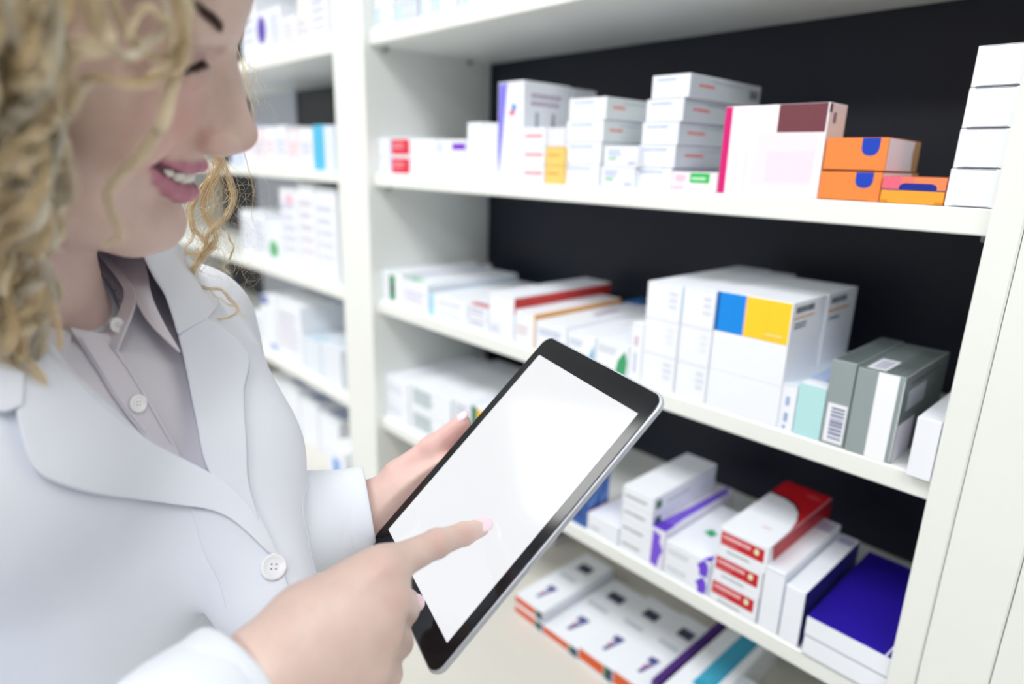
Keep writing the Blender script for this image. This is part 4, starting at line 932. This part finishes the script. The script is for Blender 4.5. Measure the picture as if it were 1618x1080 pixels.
v_, f_ = surface_nets(tr, [hp.x - .3, hp.y - .3, .0], [hp.x + .3, hp.y + .3, 1.0], .006); np_mesh('trousers', v_, f_, TROU, person)

# ------------------------------------------------------------------ hair
HAIRM = bpy.data.materials.new('blond_hair'); HAIRM.use_nodes = True; nt = HAIRM.node_tree; pb = nt.nodes['Principled BSDF']
at = nt.nodes.new('ShaderNodeAttribute'); at.attribute_name = 'tone'; nt.links.new(at.outputs['Color'], pb.inputs['Base Color'])
pb.inputs['Roughness'].default_value = .34; pb.inputs['Specular IOR Level'].default_value = .6
BL = [lin('#fff8e6'), lin('#fdeecb'), lin('#fffdf6'), lin('#f0d6a4')]; GOLD = [lin('#f8e6c0'), lin('#efd39c'), lin('#fdf4de'), lin('#d8b478')]
rg = np.random.default_rng(11)
def lock(path, n, rad, K=44, curl=.0, turns=3, r=.00013, taper=.5, loose=.25, ph=None, pin=.3):
    """a bundle of hairs following a 3D path, the whole winding round it when curl > 0"""
    c = curve(path, K); T = np.gradient(c, axis=0); T /= np.linalg.norm(T, axis=1, keepdims=True); ref = np.array(tuple(CF)); S = np.cross(T, ref); S /= np.linalg.norm(S, axis=1, keepdims=True); U = np.cross(T, S)
    t = np.linspace(0, 1, K)[:, None]; ph = rg.random() * 6.28 if ph is None else ph
    if curl: 
        a = ph + 2 * np.pi * turns * t; amp = curl * np.minimum(1, t * 3 + .15); c = c + amp * (S * np.cos(a) + U * np.sin(a))
    out, rr = [], []
    for i in range(n):
        a0 = rg.random() * 6.28; q = rad * math.sqrt(rg.random()) ; tw = rg.normal() * 1.2
        a = a0 + tw * t; prof = (pin + (1 - pin) * np.sin(np.pi * np.clip(t * .85 + .1, 0, 1))); o = q * prof * (S * np.cos(a) + U * np.sin(a) * .7)
        w = loose * rad * np.cumsum(rg.normal(size=(K, 3)), axis=0) / math.sqrt(K); out.append(c + o + w); rr.append(np.full(K, r) * (1 - .6 * t[:, 0] ** 4))
    return out, rr
def make_hair(name, specs, pal):
    L, R, Cc_ = [], [], []
    KK = max(s.get('K', 44) for s in specs)
    for s in specs:
        s = dict(s, K=KK); o, r = lock(**s); base_ = pal[rg.integers(len(pal))]; L += o; R += r
        for _ in o: x = pal[rg.integers(len(pal))]; Cc_.append((base_ * .6 + x * .4) * (.9 + .16 * rg.random()))
    return tubes(name, L, R, HAIRM, person, np.clip(np.array(Cc_), 0, 1))
# cap of hair over the skull
cap = Sdf(); cap.ell(hd(0, -.018, .042), HA, (.084, .098, .098), .01); cap.ell(hd(0, -.045, -.03), HA, (.075, .06, .09), .03)
def cap_f(P):
    l = to_local(P); d = cap(P) + .0035 * np.sin(l[:, 0] * 190 + 4 * np.sin(l[:, 2] * 60)) * np.sin(l[:, 1] * 170)
    face = np.minimum(l[:, 1] - .030 - np.maximum(l[:, 2] - .03, 0) * .8, -(l[:, 2] - .060))
    return np.maximum(d, face)
hv, hf = surface_nets(cap_f, np.array(tuple(HP)) - .2, np.array(tuple(HP)) + .2, .003, margin=.01)
hc = np_mesh('hair', hv, hf, HAIRM, person); paint(hc, np.tile(lin('#ecd8ae'), (len(hv), 1)))
tree('head', (bv, bf), (hv, hf))
def D(u, v, off):
    p = march('head', [(u, v)])[0]; q = Vector(p); dd = (q - CAM); return tuple(CAM + dd * ((dd.length - off) / dd.length))
specs = []
# loose locks of the near side drawn across cheek and temple (centre lines as they hang)
hand = [([(150, -60), (185, 10), (205, 62), (250, 92), (283, 72), (296, 20), (286, -30)], 34, .0030, .016),
        ([(250, -60), (278, 0), (292, 55), (275, 108), (232, 127), (180, 128), (132, 126)], 40, .0030, .018),
        ([(270, -60), (296, 40), (284, 90), (263, 150), (255, 200), (225, 245), (188, 272), (170, 305), (182, 345), (190, 372), (160, 386)], 46, .0032, .016),
        ([(120, -60), (160, 20), (165, 60), (200, 85), (235, 70), (262, 40), (262, -20)], 30, .0028, .020),
        ([(140, 125), (120, 150), (108, 170), (84, 205), (60, 228), (92, 250), (106, 290), (98, 318), (70, 330), (52, 360), (62, 395), (30, 430)], 60, .0048, .020),
        ([(150, -60), (150, 20), (160, 60), (120, 80), (98, 110), (110, 140), (112, 165), (86, 190)], 60, .0050, .024),
        ([(60, 228), (40, 260), (44, 300), (70, 325), (76, 360), (58, 400), (20, 425), (10, 470)], 60, .0048, .026),
        ([(200, 60), (214, 30), (240, 15), (265, 40), (268, 90), (240, 120)], 24, .0024, .022)]
for p, n, rad, off in hand: specs.append(dict(path=[D(u, v, off) for u, v in p], n=n, rad=rad, K=60, curl=.0010, turns=3, r=.00016, loose=.28))
# the mass at the left edge
for i in range(100):
    u0 = rg.uniform(-130, 88); lay = rg.random(); off = .012 + .04 * lay; ph = rg.random() * 6.28; amp = rg.uniform(10, 24); per = rg.uniform(85, 130)
    dr = rg.uniform(-60, -5) if u0 > 40 else rg.uniform(-25, 45); v1 = rg.uniform(420, 640); p = []
    for v in np.arange(-90, v1, 26):
        s_ = (v + 90) / (v1 + 90); p.append((u0 + dr * s_ + amp * (.4 + s_) * math.sin(2 * math.pi * v / per + ph), v))
    path = [D(u, v, off) for u, v in p]
    # below the jaw the hair hangs free instead of following the neck
    dep = [(Vector(q) - CAM).dot(CF) for q in path]; lim = .335 + .03 * lay
    path = [tuple(pt(u, v, min(d, lim + .02 * (v > 430)))) if v > 330 else q for (u, v), q, d in zip(p, path, dep)]
    P_ = np.array(path); P_[1:-1] = (P_[:-2] + P_[1:-1] * 2 + P_[2:]) / 4
    specs.append(dict(path=[tuple(x) for x in P_], n=46, rad=rg.uniform(.0022, .0042), K=64, curl=rg.uniform(.003, .007), turns=rg.uniform(2.5, 4.5), r=.00015, loose=.22, pin=.5))
make_hair('hair', specs, BL)
# back and far side of the head
specs = []
for i in range(90):
    a = rg.uniform(math.radians(95), math.radians(300)); zz = rg.uniform(.0, .10); rr_ = .082 + .01 * rg.random()
    x0, y0 = -math.sin(a - math.pi / 2 + math.pi) * rr_, math.cos(a - math.pi / 2 + math.pi) * rr_ - .02
    if y0 > .02 or (x0 > .03 and y0 > -.05): continue
    p = []; ph = rg.random() * 6.28
    for k in range(12):
        t = k / 11; p.append(tuple(hd(x0 * (1 + .12 * t) + .006 * math.sin(ph + t * 14), y0 * (1 + .12 * t) - .01 * t, zz - t * .26 + .0) + Vector((0, 0, 0))))
    specs.append(dict(path=p, n=30, rad=.006, K=40, curl=.006, turns=4, r=.0002, loose=.5))
for i in range(70):     # swept from the parting over both sides of the crown
    s = 1 if i % 2 else -1; y0 = rg.uniform(-.08, .066 if s > 0 else .045); zt = math.sqrt(max(.05, 1 - ((y0 + .01) / .102) ** 2)); ze = .055 if y0 > .0 else rg.uniform(-.08, .03)
    p = [hd(s * .002, y0, .040 + .104 * zt), hd(s * .036, y0 - .002, .040 + .094 * zt), hd(s * .068, y0 - .008, .040 + .060 * zt), hd(s * .083 * (.75 + .25 * zt), y0 - .016, .062), hd(s * .088 * (.8 + .2 * zt), y0 - .024, ze - .01)]
    specs.append(dict(path=[tuple(q) for q in p], n=46, rad=.0075, K=40, curl=.0025, turns=2.5, r=.0002, loose=.3, pin=.6))
make_hair('hair', specs, BL)
# sharp ringlets hanging on the far side of the face
d0 = .50
R3 = lambda pts, d=d0: [tuple(pt(u, v, d + (q[0] if q else 0))) for (u, v, *q) in pts]
specs = []
for pts, n, rad in (([(250, 60, -.03), (310, 150, -.01), (343, 235), (345, 262), (330, 296), (320, 330), (334, 362), (338, 385), (318, 408), (302, 432), (306, 450)], 60, .0028),
                    ([(260, 60, -.03), (320, 160, -.01), (346, 240), (362, 276), (368, 312), (356, 345), (330, 372), (322, 395), (306, 420), (299, 446)], 44, .0022),
                    ([(255, 60, -.03), (315, 170, -.01), (338, 262), (318, 300), (300, 330), (310, 362), (330, 378)], 34, .0020),
                    ([(338, 380), (318, 400), (296, 398), (276, 392), (258, 402), (252, 416), (262, 424)], 30, .0018),
                    ([(345, 350), (362, 372), (368, 398), (355, 420), (362, 432)], 16, .0012),
                    ([(300, 445), (320, 455), (345, 456), (368, 476), (374, 492), (362, 502), (330, 503)], 26, .0013),
                    ([(306, 440), (330, 458), (352, 476), (375, 488), (388, 508)], 12, .0010),
                    ([(320, 290), (306, 320), (303, 350), (322, 380), (345, 395)], 22, .0016),
                    ([(300, 300), (296, 340), (305, 370), (290, 395), (272, 400)], 16, .0012)):
    specs.append(dict(path=R3(pts), n=n, rad=rad, K=70, curl=.0006, turns=4, r=.00011, loose=.55))
for k in range(10):
    specs.append(dict(path=R3([(330 + rg.uniform(-12, 14), 250), (345 + rg.uniform(-25, 25), 300), (330 + rg.uniform(-30, 35), 350), (335 + rg.uniform(-30, 30), 400), (310 + rg.uniform(-30, 50), 440)]), n=5, rad=.003, K=60, curl=.004, turns=rg.uniform(1, 3), r=.00008, loose=1.2))
for k in range(46):   # stray hairs against the dark shelf
    u, v = rg.uniform(330, 400), rg.uniform(255, 400); p = []
    for j in range(6): p.append((u, v, rg.uniform(-.01, .01))); u += rg.uniform(-22, 26); v += rg.uniform(2, 34)
    specs.append(dict(path=R3(p), n=1, rad=.0003, K=50, curl=rg.uniform(0, .004), turns=rg.uniform(.5, 2), r=.00006, loose=.3))
for k in range(26):   # wisps beyond the bridge of the nose
    u, v = rg.uniform(372, 392), rg.uniform(70, 120); p = []
    for j in range(6): p.append((u, v, rg.uniform(-.01, .01))); u += rg.uniform(-5, 16); v += rg.uniform(2, 26)
    specs.append(dict(path=R3(p, .47), n=1, rad=.0003, K=50, curl=rg.uniform(0, .003), turns=rg.uniform(.5, 2), r=.00006, loose=.3))
specs.append(dict(path=R3([(372, 70), (385, 110), (392, 140), (400, 175), (398, 200), (392, 225)], .47), n=8, rad=.0010, K=50, r=.00007, loose=.8))
specs.append(dict(path=R3([(384, 235), (392, 265), (400, 300), (398, 335), (401, 350)], .48), n=5, rad=.0007, K=50, r=.00008, loose=.6))
for k in range(12):
    u, v = rg.uniform(362, 385), rg.uniform(430, 495); p = [(u, v)]; a = rg.uniform(-.9, .9)
    for j in range(3): p.append((p[-1][0] + 12 * math.cos(a), p[-1][1] + 12 * math.sin(a))); a += rg.uniform(-.6, .6)
    specs.append(dict(path=R3(p), n=1, rad=.0002, K=20, r=.00006, loose=.2))
make_hair('hair', specs, GOLD)
